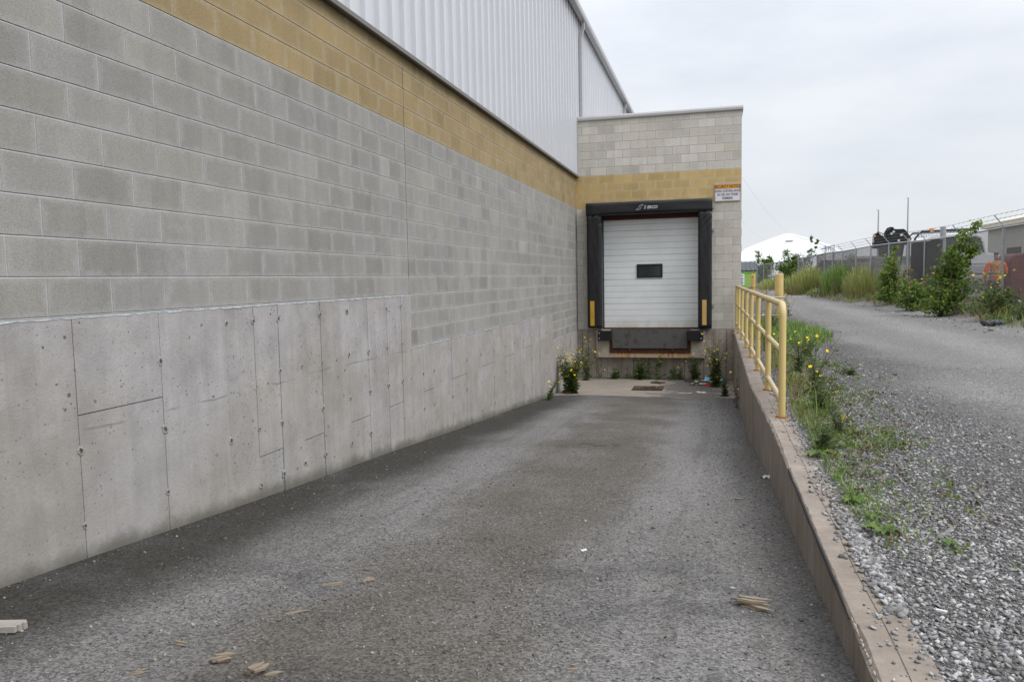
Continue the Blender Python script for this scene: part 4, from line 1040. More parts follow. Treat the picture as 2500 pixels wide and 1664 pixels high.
# ------------------------------------------------------------------ the worker
def skinned(name,nodes,edges,mat,parent,levels=2,root=0):
    me=bpy.data.meshes.new(name); me.from_pydata([n[0] for n in nodes],edges,[])
    o=bpy.data.objects.new('tmp_skin',me); COL.objects.link(o)
    mo=o.modifiers.new('s','SKIN'); ss=o.modifiers.new('u','SUBSURF'); ss.levels=levels; ss.render_levels=levels
    for v,n in zip(me.skin_vertices[0].data,nodes):
        r=n[1]; v.radius=r if isinstance(r,tuple) else (r,r); v.use_root=False
    me.skin_vertices[0].data[root].use_root=True
    dg=bpy.context.evaluated_depsgraph_get(); dg.update()
    m2=bpy.data.meshes.new_from_object(o.evaluated_get(dg)); m2.name=name
    bpy.data.objects.remove(o)
    m2.materials.clear(); m2.materials.append(mat)
    m2.polygons.foreach_set('use_smooth',[True]*len(m2.polygons))
    o=bpy.data.objects.new(name,m2); COL.objects.link(o); o.parent=parent; ORG[o.name]=ORG[parent.name]
    return o
M_SKIN=simple('skin',(0.36,0.19,0.13),0.6,0.3,var=0.06); M_TROU=simple('dark_trousers',(0.022,0.02,0.022),0.9,0.1,var=0.2); M_HAIR=simple('grey_hair',(0.10,0.10,0.10),0.8,0.2,var=0.3)
def vest_mat():
    k=Mat('orange_hi_vis',0.8,0.2); p=k.xyz()
    x=k.math('ABSOLUTE',p[0]); z=p[2]
    def band(v,wd): return k.math('LESS_THAN',k.math('ABSOLUTE',v),wd)
    dx=k.math('SUBTRACT',k.math('MULTIPLY',x,1.35),k.math('ABSOLUTE',k.math('SUBTRACT',z,1.30)))
    d2=k.math('SUBTRACT',z,1.12)
    yel=k.math('MAXIMUM',k.math('MULTIPLY',band(dx,0.048),k.math('GREATER_THAN',z,1.12)),band(d2,0.046))
    gry=k.math('MAXIMUM',k.math('MULTIPLY',band(dx,0.026),k.math('GREATER_THAN',z,1.12)),band(d2,0.025))
    c=k.mix(yel,(0.85,0.13,0.012),(0.62,0.62,0.08)); c=k.mix(gry,c,(0.11,0.115,0.10))
    return k.fin(k.val(c,k.rng(k.noise(9,4),0.3,0.7,0.85,1.1,False)))
M_VEST=vest_mat()
wx,wy,wz=7.88,25.0,yard_z(7.88,25.0)
wk=thing('person',(wx,wy,wz),'person in orange hi-vis shirt with crossed stripes, back turned, behind the fence','person')
N=[((0,0,0.95),(0.13,0.10)),((0,0,1.10),(0.135,0.095)),((0,0,1.28),(0.155,0.105)),((0,0.0,1.42),(0.13,0.085)),((0,0.0,1.50),0.055),((0.005,0.02,1.56),0.055),((0.01,0.03,1.64),(0.073,0.088)),((0.01,0.03,1.71),(0.06,0.075)),
   ((-0.19,0,1.41),0.06),((-0.25,0.0,1.14),0.045),((-0.24,0.10,0.92),0.033),((-0.235,0.13,0.85),(0.036,0.02)),
   ((0.19,0,1.41),0.06),((0.245,0.03,1.14),0.045),((0.22,0.20,0.98),0.033),((0.215,0.25,0.94),(0.036,0.02)),
   ((-0.10,0,0.88),0.095),((-0.11,0.02,0.50),0.062),((-0.115,-0.01,0.10),0.042),((-0.12,0.03,0.045),(0.045,0.045)),((-0.125,0.15,0.035),0.038),
   ((0.10,0,0.88),0.095),((0.115,0.02,0.50),0.062),((0.12,-0.01,0.10),0.042),((0.125,0.03,0.045),(0.045,0.045)),((0.13,0.15,0.035),0.038),
   ((0.01,0.125,1.63),0.016)]
E_=[(0,1),(1,2),(2,3),(3,4),(4,5),(5,6),(6,7),(3,8),(8,9),(9,10),(10,11),(3,12),(12,13),(13,14),(14,15),(0,16),(16,17),(17,18),(18,19),(19,20),(0,21),(21,22),(22,23),(23,24),(24,25),(6,26)]
for (pi,hx0,dirv) in ((11,-0.235,Vector((0,0.35,-0.94))),(15,0.215,Vector((0,0.75,-0.66)))):
    base=Vector(N[pi][0]); sgn=-1 if hx0<0 else 1
    for j,(ox,ln) in enumerate(((-0.026,0.062),(-0.009,0.074),(0.009,0.072),(0.025,0.055))):
        a=base+dirv*0.045+Vector((0,ox,0.0)); b=a+dirv*ln*0.55; c=b+(dirv+Vector((-sgn*0.6,0,0))).normalized()*ln*0.45
        i=len(N); N+= [(tuple(a),0.0095),(tuple(b),0.009),(tuple(c),0.0075)]; E_+= [(pi,i),(i,i+1),(i+1,i+2)]
    a=base+Vector((-sgn*0.022,0.012,-0.005)); b=a+dirv*0.035+Vector((-sgn*0.02,0.012,0)); i=len(N); N+= [(tuple(a),0.011),(tuple(b),0.009)]; E_+= [(pi,i),(i,i+1)]
skinned('body',N,E_,M_SKIN,wk)
SH=[((0,0,0.97),(0.178,0.135)),((0,0,1.05),(0.172,0.128)),((0,0,1.14),(0.175,0.125)),((0,0,1.30),(0.19,0.13)),((0,0,1.43),(0.15,0.105)),((0,0,1.49),0.075),((-0.205,0,1.405),0.078),((-0.268,0,1.14),0.064),((-0.25,0.09,0.955),0.05),((0.205,0,1.405),0.078),((0.265,0.03,1.14),0.064),((0.23,0.18,1.0),0.05)]
skinned('hi_vis_shirt',SH,[(0,1),(1,2),(2,3),(3,4),(4,5),(4,6),(6,7),(7,8),(4,9),(9,10),(10,11)],M_VEST,wk)
TR=[((0,0,0.93),(0.152,0.118)),((-0.10,0,0.85),0.108),((-0.112,0.02,0.50),0.082),((-0.117,-0.005,0.08),0.07),((0.10,0,0.85),0.108),((0.117,0.02,0.50),0.082),((0.122,-0.005,0.08),0.07)]
skinned('trousers',TR,[(0,1),(1,2),(2,3),(0,4),(4,5),(5,6)],M_TROU,wk)
skinned('hair',[((0.0,0.005,1.655),(0.080,0.085)),((0.005,0.02,1.705),(0.078,0.09)),((0.01,0.03,1.745),(0.05,0.06))],[(0,1),(1,2)],M_HAIR,wk)
for sx in (-0.085,0.105):
    skinned('ear',[((sx,0.035,1.615),0.014),((sx,0.04,1.645),0.016)],[(0,1)],M_SKIN,wk,1)

# ------------------------------------------------------------------ shrubs and grass by the fence
def shrub(x,y,h,wd,leaves,size,label,trunks=5,mat=None,lean=(0,0),z=None,name='shrub',tone=(0,1),topthin=0.5):
    z0=(yard_z(x,y) if z is None else z); t=thing(name,(x,y,z0),label,'shrub')
    st=MB(); lf=MB()
    for k in range(trunks):
        a=U(0,6.283); top=Vector((x+lean[0]+math.cos(a)*wd*0.38*U(.2,1),y+lean[1]+math.sin(a)*wd*0.38*U(.2,1),z0+h*U(0.55,1.0) if k else z0+h))
        b0=Vector((x+U(-.08,.08),y+U(-.08,.08),z0-0.05)); midp=b0.lerp(top,0.5)+Vector((U(-.12,.12),U(-.12,.12),0.05))
        pts=[b0,b0.lerp(midp,0.5)+Vector((U(-.03,.03),U(-.03,.03),0)),midp,midp.lerp(top,0.55)+Vector((U(-.05,.05),U(-.05,.05),0)),top]
        st.tube(pts,[0.022,0.018,0.014,0.009,0.004],6)
        nb=int(leaves/trunks/14)
        for i in range(nb):
            f=U(0.08,1.0)**0.9; seg=min(3,int(f*4)); q0=pts[seg].lerp(pts[seg+1],f*4-seg)
            ln=wd*0.56*(1.0-0.88*f**1.2)*U(0.4,1.05); a2=U(0,6.283); tip=q0+Vector((math.cos(a2)*ln,math.sin(a2)*ln,ln*U(0.1,0.6)))
            if i%3==0: st.tube([q0,tip],[0.006,0.002],4,cap=False)
            tn=U(*tone)
            for j in range(14):
                g_=U(0.15,1.08); c=q0.lerp(tip,g_)+Vector((random.gauss(0,.05),random.gauss(0,.05),random.gauss(0,.05)))*max(.6,wd*0.6)
                leaf(lf,c,size*U(.6,1.25),min(1,max(0,tn+U(-.25,.25))))
    leaf_cloud(lf,(x,y,z0+h*0.14),(wd*0.40,wd*0.40,h*0.15),int(leaves*0.10),size,tone)
    st.build('branches',M_BARK,t,fixn=False); lf.build('foliage',mat or M_LEAF,t,fixn=False)
    return t
shrub(6.0,23.4,2.55,1.6,4300,0.10,'tallest leafy sapling shrub in front of the fence, left of the worker',8,lean=(0.42,0.1),tone=(0,0.8))
shrub(6.2,30.2,2.0,1.4,2600,0.10,'bright green shrub with yellow-flecked foot by the fence, right of the tall grasses',6,tone=(0.2,1))
shrub(5.55,60.5,2.6,2.7,4200,0.16,'big dark bush at the bend of the fence, left of the tall grasses',8,tone=(0,0.6))
shrub(6.3,61.5,4.0,1.3,700,0.17,'slender sapling rising above the dark bush at the fence bend',3,lean=(0.9,0),tone=(0.2,0.9))
shrub(4.75,84,3.6,2.6,3000,0.2,'farthest leafy bush, next to the green dumpster',8,lean=(0.2,0),tone=(0,0.7))
shrub(6.1,26.6,0.95,1.5,1700,0.085,'low weedy bush between the two fence shrubs',8,tone=(0,0.7))
shrub(6.55,20.6,0.7,1.5,1700,0.07,'low dark green weeds at the foot of the fence below the worker',9,mat=M_LEAFD,tone=(0.2,1))
shrub(6.4,28.0,1.2,1.2,900,0.075,'thin brownish weedy bush between the leafy shrubs',7,mat=M_DRY,tone=(0,0.5))
def blades(mb,cx,cy,rx,ry,h,n,wd,bend=0.35,tone=(0,1),mi=0,zf=None):
    for _ in range(n):
        a=U(0,6.283); r=math.sqrt(random.random()); x=cx+rx*r*math.cos(a); y=cy+ry*r*math.sin(a); z0=(zf or yard_z)(x,y)
        hh=h*U(0.5,1.05)*(1-0.35*r); d=Vector((random.gauss(0,1)+0.9*math.cos(a)*r,random.gauss(0,1)+0.9*math.sin(a)*r,0)); d.normalize(); d*=hh*bend*U(.2,1.3)
        s=d.cross(Vector((0,0,1))); s=s.normalized() if s.length>1e-5 else Vector((1,0,0)); s=(s+Vector((U(-.5,.5),U(-.5,.5),0)))*wd*U(.6,1.3)
        p0=Vector((x,y,z0-0.02)); p1=p0+d*0.22+Vector((0,0,hh*.5)); p2=p0+d*0.62+Vector((0,0,hh*.85)); p3=p0+d*1.15+Vector((0,0,hh*(1.0-0.1*bend)))
        tn=U(*tone)
        mb.face([tuple(p0-s),tuple(p0+s),tuple(p1+s*.8),tuple(p1-s*.8)],mi,tn); mb.face([tuple(p1-s*.8),tuple(p1+s*.8),tuple(p2+s*.5),tuple(p2-s*.5)],mi,tn); mb.face([tuple(p2-s*.5),tuple(p2+s*.5),tuple(p3)],mi,tn)
def grass(x,y,rx,ry,h,n,label,mats,wd=0.012,drymix=0.25,bend=0.35):
    t=thing('tall_grass_clump',(x,y,yard_z(x,y)),label,'grass clump','tall grass clumps along the fence')
    q=MB(); blades(q,x,y,rx,ry,h,int(n*(1-drymix)),wd,bend); q.build('blades',mats,t,fixn=False)
    q=MB(); blades(q,x,y-0.1,rx*1.1,ry*1.1,h*0.62,int(n*drymix),wd*0.8,bend*1.5); q.build('dry_stalks',M_DRY,t,fixn=False)
grass(5.45,49.5,1.25,2.6,1.8,2600,'widest pale yellow-green tall grass clump by the fence, next to the dark bush',M_GRASS,0.016,0.3,0.45)
grass(5.95,40.6,0.85,1.8,1.75,2000,'greener upright tall grass clump in the middle of the fence line',M_GRASS2,0.013,0.25)
grass(6.2,36.4,0.6,2.0,1.6,1500,'greyish thin tall grass clump next to the bright green shrub',M_GRASS,0.011,0.4)
grass(4.7,66,1.2,5,0.9,1300,'low olive grass far along the fence near the dumpster',M_GRASS,0.02,0.4,0.5)
# low growth along the fence foot
q=MB()
for i in range(260):
    y=U(16.5,58); x=fence_x(y)+U(-1.35,0.1)
    if random.random()<0.5: blades(q,x,y,0.3,0.4,U(0.15,0.55),20,0.007+y*0.00012,0.7,(0,1),random.choice((0,1,1,2)))
    else: leaf_cloud(q,(x,y,yard_z(x,y)+0.12),(0.28,0.35,0.16),26,0.06+y*0.0006,(0,1),3)
o=q.build('fence_foot_weeds',[M_GRASS,M_DRY,M_GRASS2,M_LEAFD],fixn=False); o['kind']='stuff'; tag(o,'tangle of low weeds and dry grass along the foot of the fence','weeds')

# ------------------------------------------------------------------ flowering weeds
FLW={}
def flower_mesh(mat,r):
    key=(mat.name,r)
    if key not in FLW:
        q=MB(); n=9
        for i in range(n):
            a=6.283*i/n; b=a+6.283/n*0.8; 
            q.face([(0,0,0),(r*math.cos(a),r*math.sin(a),r*.25),(r*1.08*math.cos((a+b)/2),r*1.08*math.sin((a+b)/2),r*.22),(r*math.cos(b),r*math.sin(b),r*.25)])
        q.tube([(0,0,-r*.35),(0,0,r*.12)],[r*.2,r*.34],6)
        o=q.build('flower_src',mat,fixn=False); FLW[key]=o.data; bpy.data.objects.remove(o)
    return FLW[key]
def weed(loc,h,spread,stems,flowers,leaves,label,lean=(0,0),fr=0.017,fmat=None,lmat=None,leafsize=0.05,leafmax=0.75,branch=3,srad=0.0028,red=0,group='flowering weeds',cat='weed',name='flowering_weed',lt=(0,1)):
    x,y,z=loc; t=thing(name,loc,label,cat,group); st=MB(); lf=MB(); tips=[]
    for k in range(stems):
        a=U(0,6.283); s=spread*U(.15,1); hh=h*(U(.55,1) if k else 1)
        b0=Vector((x+U(-.05,.05)*spread*2,y+U(-.05,.05)*spread*2,z-0.01)); top=Vector((x+lean[0]*hh/h+math.cos(a)*s,y+lean[1]*hh/h+math.sin(a)*s*0.7,z+hh))
        pts=[b0]
        for i in range(1,5):
            f=i/4; c=b0.lerp(top,f); c.x-=(top.x-b0.x)*0.25*math.sin(f*3.14)*0.8; c.y-=(top.y-b0.y)*.2*math.sin(f*3.14); pts.append(c+Vector((U(-.02,.02),U(-.02,.02),0))*h)
        pts[-1]=top
        st.tube(pts,[srad,srad*.9,srad*.75,srad*.55,srad*.4],4,cap=False); tips.append(top)
        for b in range(branch):
            f=U(.22,.95); sg=min(3,int(f*4)); q0=pts[sg].lerp(pts[sg+1],f*4-sg); a2=U(0,6.283); ln=h*U(.08,.24)
            tp=q0+Vector((math.cos(a2)*ln*.8,math.sin(a2)*ln*.8,ln*U(.3,.9))); md=q0.lerp(tp,.5)+Vector((0,0,ln*.12)); st.tube([q0,md,tp],[srad*.55,srad*.45,srad*.3],3,cap=False); tips.append(tp)
            for _ in range(3): leaf(lf,q0.lerp(tp,U(.2,.9)),leafsize*U(.25,.6),U(*lt),0,None,0.2)
        nl=leaves//stems
        for i in range(nl):
            f=U(0,1)**1.0*leafmax; sg=min(3,int(f*4)); q0=pts[sg].lerp(pts[sg+1],f*4-sg); a2=U(0,6.283); s2=leafsize*U(.5,1.2)*(1.15-f*.85)
            d=Vector((math.cos(a2),math.sin(a2),U(-.2,.7))); leaf(lf,q0+d.normalized()*s2*U(.5,1.1),s2*1.5,U(*lt),1 if random.random()<red and f<.2 else 0,d,0.17)
    so_=st.build('stems',M_STEM,t,fixn=False); lf.build('leaves',[lmat or M_LEAFD,M_RUSTL],t,fixn=False)
    me=flower_mesh(fmat or M_FLOW,fr); random.shuffle(tips); extra=list(tips)
    while len(extra)<flowers: p=random.choice(tips); extra.append(p+Vector((U(-1,1),U(-1,1),U(-1,.4)))*0.09*h)
    for i,p in enumerate(extra[:flowers]):
        f=bpy.data.objects.new('flower',me); COL.objects.link(f); f.parent=t; f.location=p-Vector(loc)+Vector((0,0,.004))
        f.rotation_euler=(U(-.9,1.0)+0.35,U(-.7,.7),U(0,6)); s=U(.75,1.25); f.scale=(s,s,s); ORG[f.name]=loc
    return t
PZ=-2.455
weed((-2.95,15.75,PZ),1.05,0.62,30,98,1900,'largest bushy weed full of small yellow flowers, at the left corner of the pad',fr=0.020,branch=5,red=0.35,leafsize=0.085,leafmax=0.80)
weed((-3.1,14.15,ramp_z(14.15)),0.72,0.2,6,10,130,'thin arching yellow-flowered weed alone at the foot of the long wall',lean=(0.5,0.25),fr=0.019,branch=6,leafsize=0.05,leafmax=0.45)
weed((-2.98,17.9,PZ),1.05,0.38,10,16,260,'tall dark weed with few yellow flowers in the back left corner under the dock',fr=0.02,branch=4,leafsize=0.07)
weed((-2.72,18.2,PZ),0.75,0.45,4,9,40,'spindly curved weed with yellow flowers left of the sill block',lean=(0.2,0),fr=0.02,branch=5,leafsize=0.05)
weed((-2.35,18.25,PZ),0.36,0.28,8,0,170,'low flowerless dark green leafy weed under the left bumper',leafsize=0.075,branch=1,name='leafy_weed')
weed((-2.05,18.32,PZ),0.48,0.06,2,0,26,'single thin upright weed under the left end of the leveller',leafsize=0.06,branch=1,name='leafy_weed')
weed((-1.72,18.28,PZ),0.58,0.22,7,2,150,'droopy long-leaved weed clump under the leveller, left of its middle',leafsize=0.13,leafmax=0.9,branch=1,fr=0.018,name='leafy_weed')
weed((-1.52,18.3,PZ),0.66,0.06,2,0,40,'upright broad-leaved weed beside the droopy weed clump',leafsize=0.11,leafmax=0.95,branch=1,name='leafy_weed')
weed((-1.30,18.28,PZ),0.72,0.08,2,4,44,'tall single weed with drooping leaves and yellow tips under the middle of the leveller',leafsize=0.12,leafmax=0.85,branch=2,fr=0.018)
weed((-0.95,18.3,PZ),0.42,0.22,5,2,60,'small spreading weed right of the leveller middle',leafsize=0.09,branch=2,fr=0.019)
weed((-0.78,18.25,PZ),0.45,0.10,4,4,90,'short weed with a few yellow flowers low under the leveller right half',leafsize=0.06,branch=2,fr=0.019)
weed((-0.45,18.15,PZ),0.72,0.30,12,8,420,'bushy dark weed with yellow flowers under the right bumper',leafsize=0.075,branch=2,fr=0.019,leafmax=0.8)
weed((0.03,17.2,PZ),1.2,0.40,18,46,620,'tall yellow-flowered weed leaning on the end of the retaining wall',fr=0.020,branch=5,leafsize=0.08,leafmax=0.75)
weed((0.20,15.75,PZ),0.6,0.16,9,2,260,'low dark green weed at the right end of the pad edge',leafsize=0.055,fr=0.02,branch=1)
weed((0.36,13.3,ramp_z(13.3)),0.95,0.14,4,6,60,'spindly dry weed against the retaining wall beyond the handrail posts',fr=0.019,branch=4,leafsize=0.04,lmat=M_RUSTL)
q=MB(); 
for i in range(40): blades(q,U(-3.2,0.3),18.36+U(-.1,.1),0.08,0.06,U(.06,.2),7,0.006,0.8,(0,1),random.choice((0,1)),lambda x,y:PZ)
for i in range(50): blades(q,-3.25+U(0,.03),U(9,15.3),0.02,0.1,U(.02,.06),5,0.004,0.8,(0,1),0,lambda x,y:ramp_z(y))
o=q.build('crack_weeds',[M_LEAFD,M_GRASS2],fixn=False); o['kind']='stuff'; tag(o,'tufts of weeds in the crack between pad and dock foundation','weeds')
# yard edge
YZ=-1.272
weed((0.95,7.45,YZ),0.42,0.3,18,2,260,'bushy green weed at the foot of the nearest handrail post',fr=0.014,leafsize=0.055,branch=2,lmat=M_LEAFG)
weed((0.95,6.4,YZ),0.30,0.3,18,1,170,'feathery weed just in front of the nearest handrail post, with one low yellow flower',fr=0.016,leafsize=0.035,branch=4,lmat=M_LEAFG,srad=0.0022)
weed((0.74,5.72,YZ),0.25,0.14,18,0,170,'upright grassy weed on the edge of the retaining wall',leafsize=0.06,branch=1,lmat=M_LEAFG,name='leafy_weed',leafmax=0.9)
weed((1.02,8.6,YZ),0.62,0.3,14,6,240,'tangled weed with yellow flowers behind the second handrail post',fr=0.016,leafsize=0.05,branch=3,lmat=M_LEAFG)
weed((1.05,10.4,YZ),0.60,0.35,14,8,240,'loose yellow-flowered weed behind the third handrail post',fr=0.016,leafsize=0.05,branch=3,lmat=M_LEAFG)
weed((1.35,12.3,YZ),0.40,0.4,10,6,200,'low yellow-flowered weed patch beside the gravel, right of the handrail',fr=0.019,leafsize=0.06,branch=2,lmat=M_LEAFG)
weed((0.85,13.2,YZ),0.75,0.35,12,8,240,'yellow-flowered weed behind the middle of the handrail',fr=0.016,leafsize=0.05,branch=4,lmat=M_LEAFG)
weed((1.62,10.2,YZ),0.16,0.22,6,1,110,'small round weed out on the gravel with one yellow flower',fr=0.019,leafsize=0.05,branch=1,lmat=M_LEAFG)
weed((2.1,24,YZ),1.0,0.35,7,5,60,'tall spindly dead-looking weed in front of the near bollard',fr=0.03,leafsize=0.06,branch=5,lmat=M_RUSTL)
weed((1.25,17.5,YZ),0.75,0.5,14,12,260,'yellow-flowered weed beside the chain-link panel',fr=0.019,leafsize=0.06,branch=3,lmat=M_LEAFG)
weed((2.25,38,YZ),0.95,0.8,18,14,260,'wide scraggly yellow-flowered weed between the two bollards',fr=0.03,leafsize=0.06,branch=4,lmat=M_LEAFG)
weed((0.9,25,YZ),1.0,0.5,12,8,220,'dark scraggly weed behind the mesh panel',fr=0.03,leafsize=0.06,branch=4)
weed((6.75,21.4,yard_z(6.75,21.4)),1.15,0.55,16,26,240,'tall yellow-flowered weed in front of the worker at the fence',fr=0.028,leafsize=0.06,branch=4,lmat=M_LEAFG)
weed((6.6,19.3,yard_z(6.6,19.3)),0.95,0.6,14,5,220,'weed with lilac flowers at the fence right of the worker',fr=0.034,fmat=M_FLOWB,leafsize=0.06,branch=3,lmat=M_LEAFG)
weed((6.5,22.2,yard_z(6.5,22.2)),0.8,0.4,8,4,120,'thin weed with two lilac flowers right of the tallest sapling',fr=0.034,fmat=M_FLOWB,leafsize=0.05,branch=3,lmat=M_LEAFG)
weed((6.5,27.4,yard_z(6.5,27.4)),1.25,0.5,8,9,120,'weed with orange-yellow flowers under the dark fence screen',fr=0.034,fmat=M_FLOWO,leafsize=0.06,branch=3,lmat=M_LEAFG)
# flat rosettes
def rosette(x,y,r,n,label):
    q=MB()
    for i in range(n):
        a=6.283*i/n+U(-.2,.2); L=r*U(.7,1.1); d=Vector((math.cos(a),math.sin(a),0)); s=Vector((-d.y,d.x,0))*L*0.2; c=Vector((x,y,YZ+.012)); tn=U(0,.45)
        m1=c+d*L*.5+Vector((0,0,L*.28)); e=c+d*L+Vector((0,0,L*.12))
        q.face([tuple(c),tuple(m1-s),tuple(m1+Vector((0,0,-.006)))],0,tn); q.face([tuple(c),tuple(m1+Vector((0,0,-.006))),tuple(m1+s)],0,tn)
        q.face([tuple(m1-s),tuple(e),tuple(m1+Vector((0,0,-.006)))],0,tn); q.face([tuple(m1+s),tuple(m1+Vector((0,0,-.006))),tuple(e)],0,tn)
    tag(q.build('leaf_rosette',M_LEAF,origin=(x,y,YZ),fixn=False),label,'weed','flat leaf rosettes in the gravel')
rosette(0.79,3.93,0.11,8,'flat broad-leaved rosette in the gravel, nearest to the camera')
rosette(0.745,4.45,0.10,9,'flat leaf rosette at the retaining wall edge, second from the camera')
rosette(0.68,5.55,0.13,7,'flat leaf rosette below the upright grassy weed')
rosette(1.05,3.82,0.06,6,'small creeping rosette out in the gravel, nearest row')
rosette(0.80,4.18,0.08,7,'pale rosette between the two nearest wall-edge rosettes')
# ground cover: creeping clover and grass among the stones
q=MB()
for i in range(4600):
    y=3.6+ (U(0,1)**1.0)*15; x=0.74+abs(random.gauss(0,0.36 if y>5.5 else 0.26))+0.02*max(0,y-8)
    if x>2.2 or math.sin(x*5.1+y*2.3)+math.sin(y*3.7-x*2.2)+random.gauss(0,1.3)<-0.1 or (y<5.5 and random.random()<0.6): continue
    tn=U(0,.35)
    if random.random()<0.55: leaf_cloud(q,(x,y,YZ+0.026),(0.05,0.075,0.014),8,0.018+0.0008*y,(tn,tn+.4),random.choice((0,0,1,1,0,1,2)))
    else: blades(q,x,y,0.05,0.08,U(0.03,0.12),9,0.0022+0.0002*y,0.9,(0,1),random.choice((3,3,4)))
for i in range(150):     # grassy fringe on the kerb edge
    y=U(4.1,7.3); x=0.70+abs(random.gauss(0,.07)); blades(q,x,y,0.03,0.05,U(.04,.15)*(0.6+0.12*y),7,0.0022,0.8,(0,.8),random.choice((3,3,3,4)))
for i in range(900):     # brownish olive creepers between the stones
    y=U(4.2,12); x=0.78+abs(random.gauss(0,.42)); tn=U(0,.3)
    if math.sin(x*4.0+y*1.9)+math.sin(y*2.9-x*3)<-0.1+random.gauss(0,.5): continue
    leaf_cloud(q,(x,y,YZ+0.02),(0.05,0.07,0.012),6,0.016+0.0007*y,(tn,tn+.3),random.choice((0,0,2,4,1)))
for i in range(420):     # lush green patch beyond the railing
    a=U(0,6.283); r=math.sqrt(random.random()); x=1.45+0.75*r*math.cos(a); y=17.4+3.6*r*math.sin(a)
    blades(q,x,y,0.12,0.2,U(.12,.34),16,0.006,0.6,(0,1),3)
for i in range(60):
    y=U(7,16); x=0.72+U(0,.3); blades(q,x,y,0.1,0.2,U(.1,.4),12,0.0035,0.5,(0,1),random.choice((3,4,4)))
o=q.build('ground_cover',[M_LEAFG,M_LEAF,M_RUSTL,M_GRASS2,M_DRY],fixn=False); o['kind']='stuff'; tag(o,'patchy low green ground cover in the gravel along the retaining wall','ground cover')

# ------------------------------------------------------------------ loose stones (uncountable)
ICO_V=[]; 
phi=(1+5**.5)/2
for a in (-1,1):
    for b in (-phi,phi): ICO_V+= [(0,a,b),(a,b,0),(b,0,a)]
ICO_V=np.array(ICO_V,float); ICO_V/=np.linalg.norm(ICO_V[0])
ICO_F=[]
for i in range(12):
    for j in range(i+1,12):
        for k in range(j+1,12):
            d=[np.linalg.norm(ICO_V[p]-ICO_V[q_]) for p,q_ in ((i,j),(j,k),(i,k))]
            if max(d)<1.1:
                nrm=np.cross(ICO_V[j]-ICO_V[i],ICO_V[k]-ICO_V[i])
                ICO_F.append((i,j,k) if nrm@ICO_V[i]>0 else (i,k,j))
ICO_F=np.array(ICO_F)
def stones(name,X,Y,Z,S,label,tmin=0.4,tmax=1.9,warm=0.4,sink=0.25,mat=None):
    n=len(X); V=np.repeat(ICO_V[None],n,0)*(1+rng.uniform(-.38,.38,(n,12,1)))
    V*=np.stack([rng.uniform(.6,1.45,n),rng.uniform(.6,1.2,n),rng.uniform(.35,.85,n)],1)[:,None,:]
    a=rng.uniform(0,6.283,n); ca,sa=np.cos(a)[:,None],np.sin(a)[:,None]
    tl=rng.normal(0,.35,n)[:,None]
    x=V[:,:,0]*ca-V[:,:,1]*sa; y=V[:,:,0]*sa+V[:,:,1]*ca; z=V[:,:,2]+x*tl
    P=np.stack([x,y,z],2)*S[:,None,None]+np.stack([X,Y,Z+S*(0.55-sink)],1)[:,None,:]
    Fc=(ICO_F[None]+12*np.arange(n)[:,None,None]).reshape(-1,3)
    me=bpy.data.meshes.new(name); me.vertices.add(n*12); me.vertices.foreach_set('co',P.astype(np.float32).ravel())
    m=len(Fc); me.loops.add(m*3); me.loops.foreach_set('vertex_index',Fc.astype(np.int32).ravel())
    me.polygons.add(m); me.polygons.foreach_set('loop_start',np.arange(0,m*3,3,dtype=np.int32))
    me.update(calc_edges=True)
    tn=np.clip(np.exp(rng.normal(-.06,.40,n)),tmin,tmax); wm=np.clip(rng.normal(warm,.3,n),0,1)
    me.attributes.new('tone','FLOAT','FACE').data.foreach_set('value',np.repeat(tn,20).astype(np.float32))
    me.attributes.new('warm','FLOAT','FACE').data.foreach_set('value',np.repeat(wm,20).astype(np.float32))
    me.materials.append(mat or M_STONE); me.validate()
    o=bpy.data.objects.new(name,me); COL.objects.link(o); o['kind']='stuff'; tag(o,label,'gravel'); return o
def yz_arr(X,Y): return np.array([yard_z(a,b) for a,b in zip(X,Y)])
# loose gravel on the yard: dense by the wall, thinning to the packed road
Xs=[];Ys=[];Ss=[]
def zone(n,xa,xb,ya,yb,s0,s1,keep=None):
    x=rng.uniform(xa,xb,n); y=rng.uniform(ya,yb,n); s=s0+(s1-s0)*rng.random(n)**2.6
    if keep is not None: k=keep(x,y); x,y,s=x[k],y[k],s[k]
    Xs.append(x);Ys.append(y);Ss.append(s)
thin=lambda x,y: rng.random(len(x))<np.clip(1.30-(x-0.7-0.15*np.sin(y*1.3)-0.1*np.sin(y*3.1))/(1.25+0.9*np.clip((4.5-y)/2.5,0,1)),0.0,1)
zone(52000,0.66,3.2,1.6,4.6,0.0026,0.0135,thin)
zone(42000,0.66,3.6,4.6,9,0.0035,0.0135,thin)
zone(15000,0.66,4.0,9,17,0.006,0.016,thin)
zone(30000,1.6,5.6,2.5,11,0.0022,0.0065)
zone(1200,0.8,2.6,17,34,0.011,0.024)
zone(350,2.6,6.5,17,34,0.008,0.018)
zone(700,5.2,7.2,16,45,0.015,0.045)
X=np.concatenate(Xs);Y=np.concatenate(Ys);S=np.concatenate(Ss)
stones('loose_gravel',X,Y,yz_arr(X,Y),S,'loose grey crushed stone covering the yard beside the retaining wall')
Xs=[];Ys=[];Ss=[]
def ontop(n,ya,yb,f0,f1,s0,s1):
    y=rng.uniform(ya,yb,n); f=f0+(f1-f0)*rng.random(n)**0.6; x=np.array([wall_in(b) for b in y])+0.02+f*0.185
    Xs.append(x);Ys.append(y);Ss.append(s0+(s1-s0)*rng.random(n)**2)
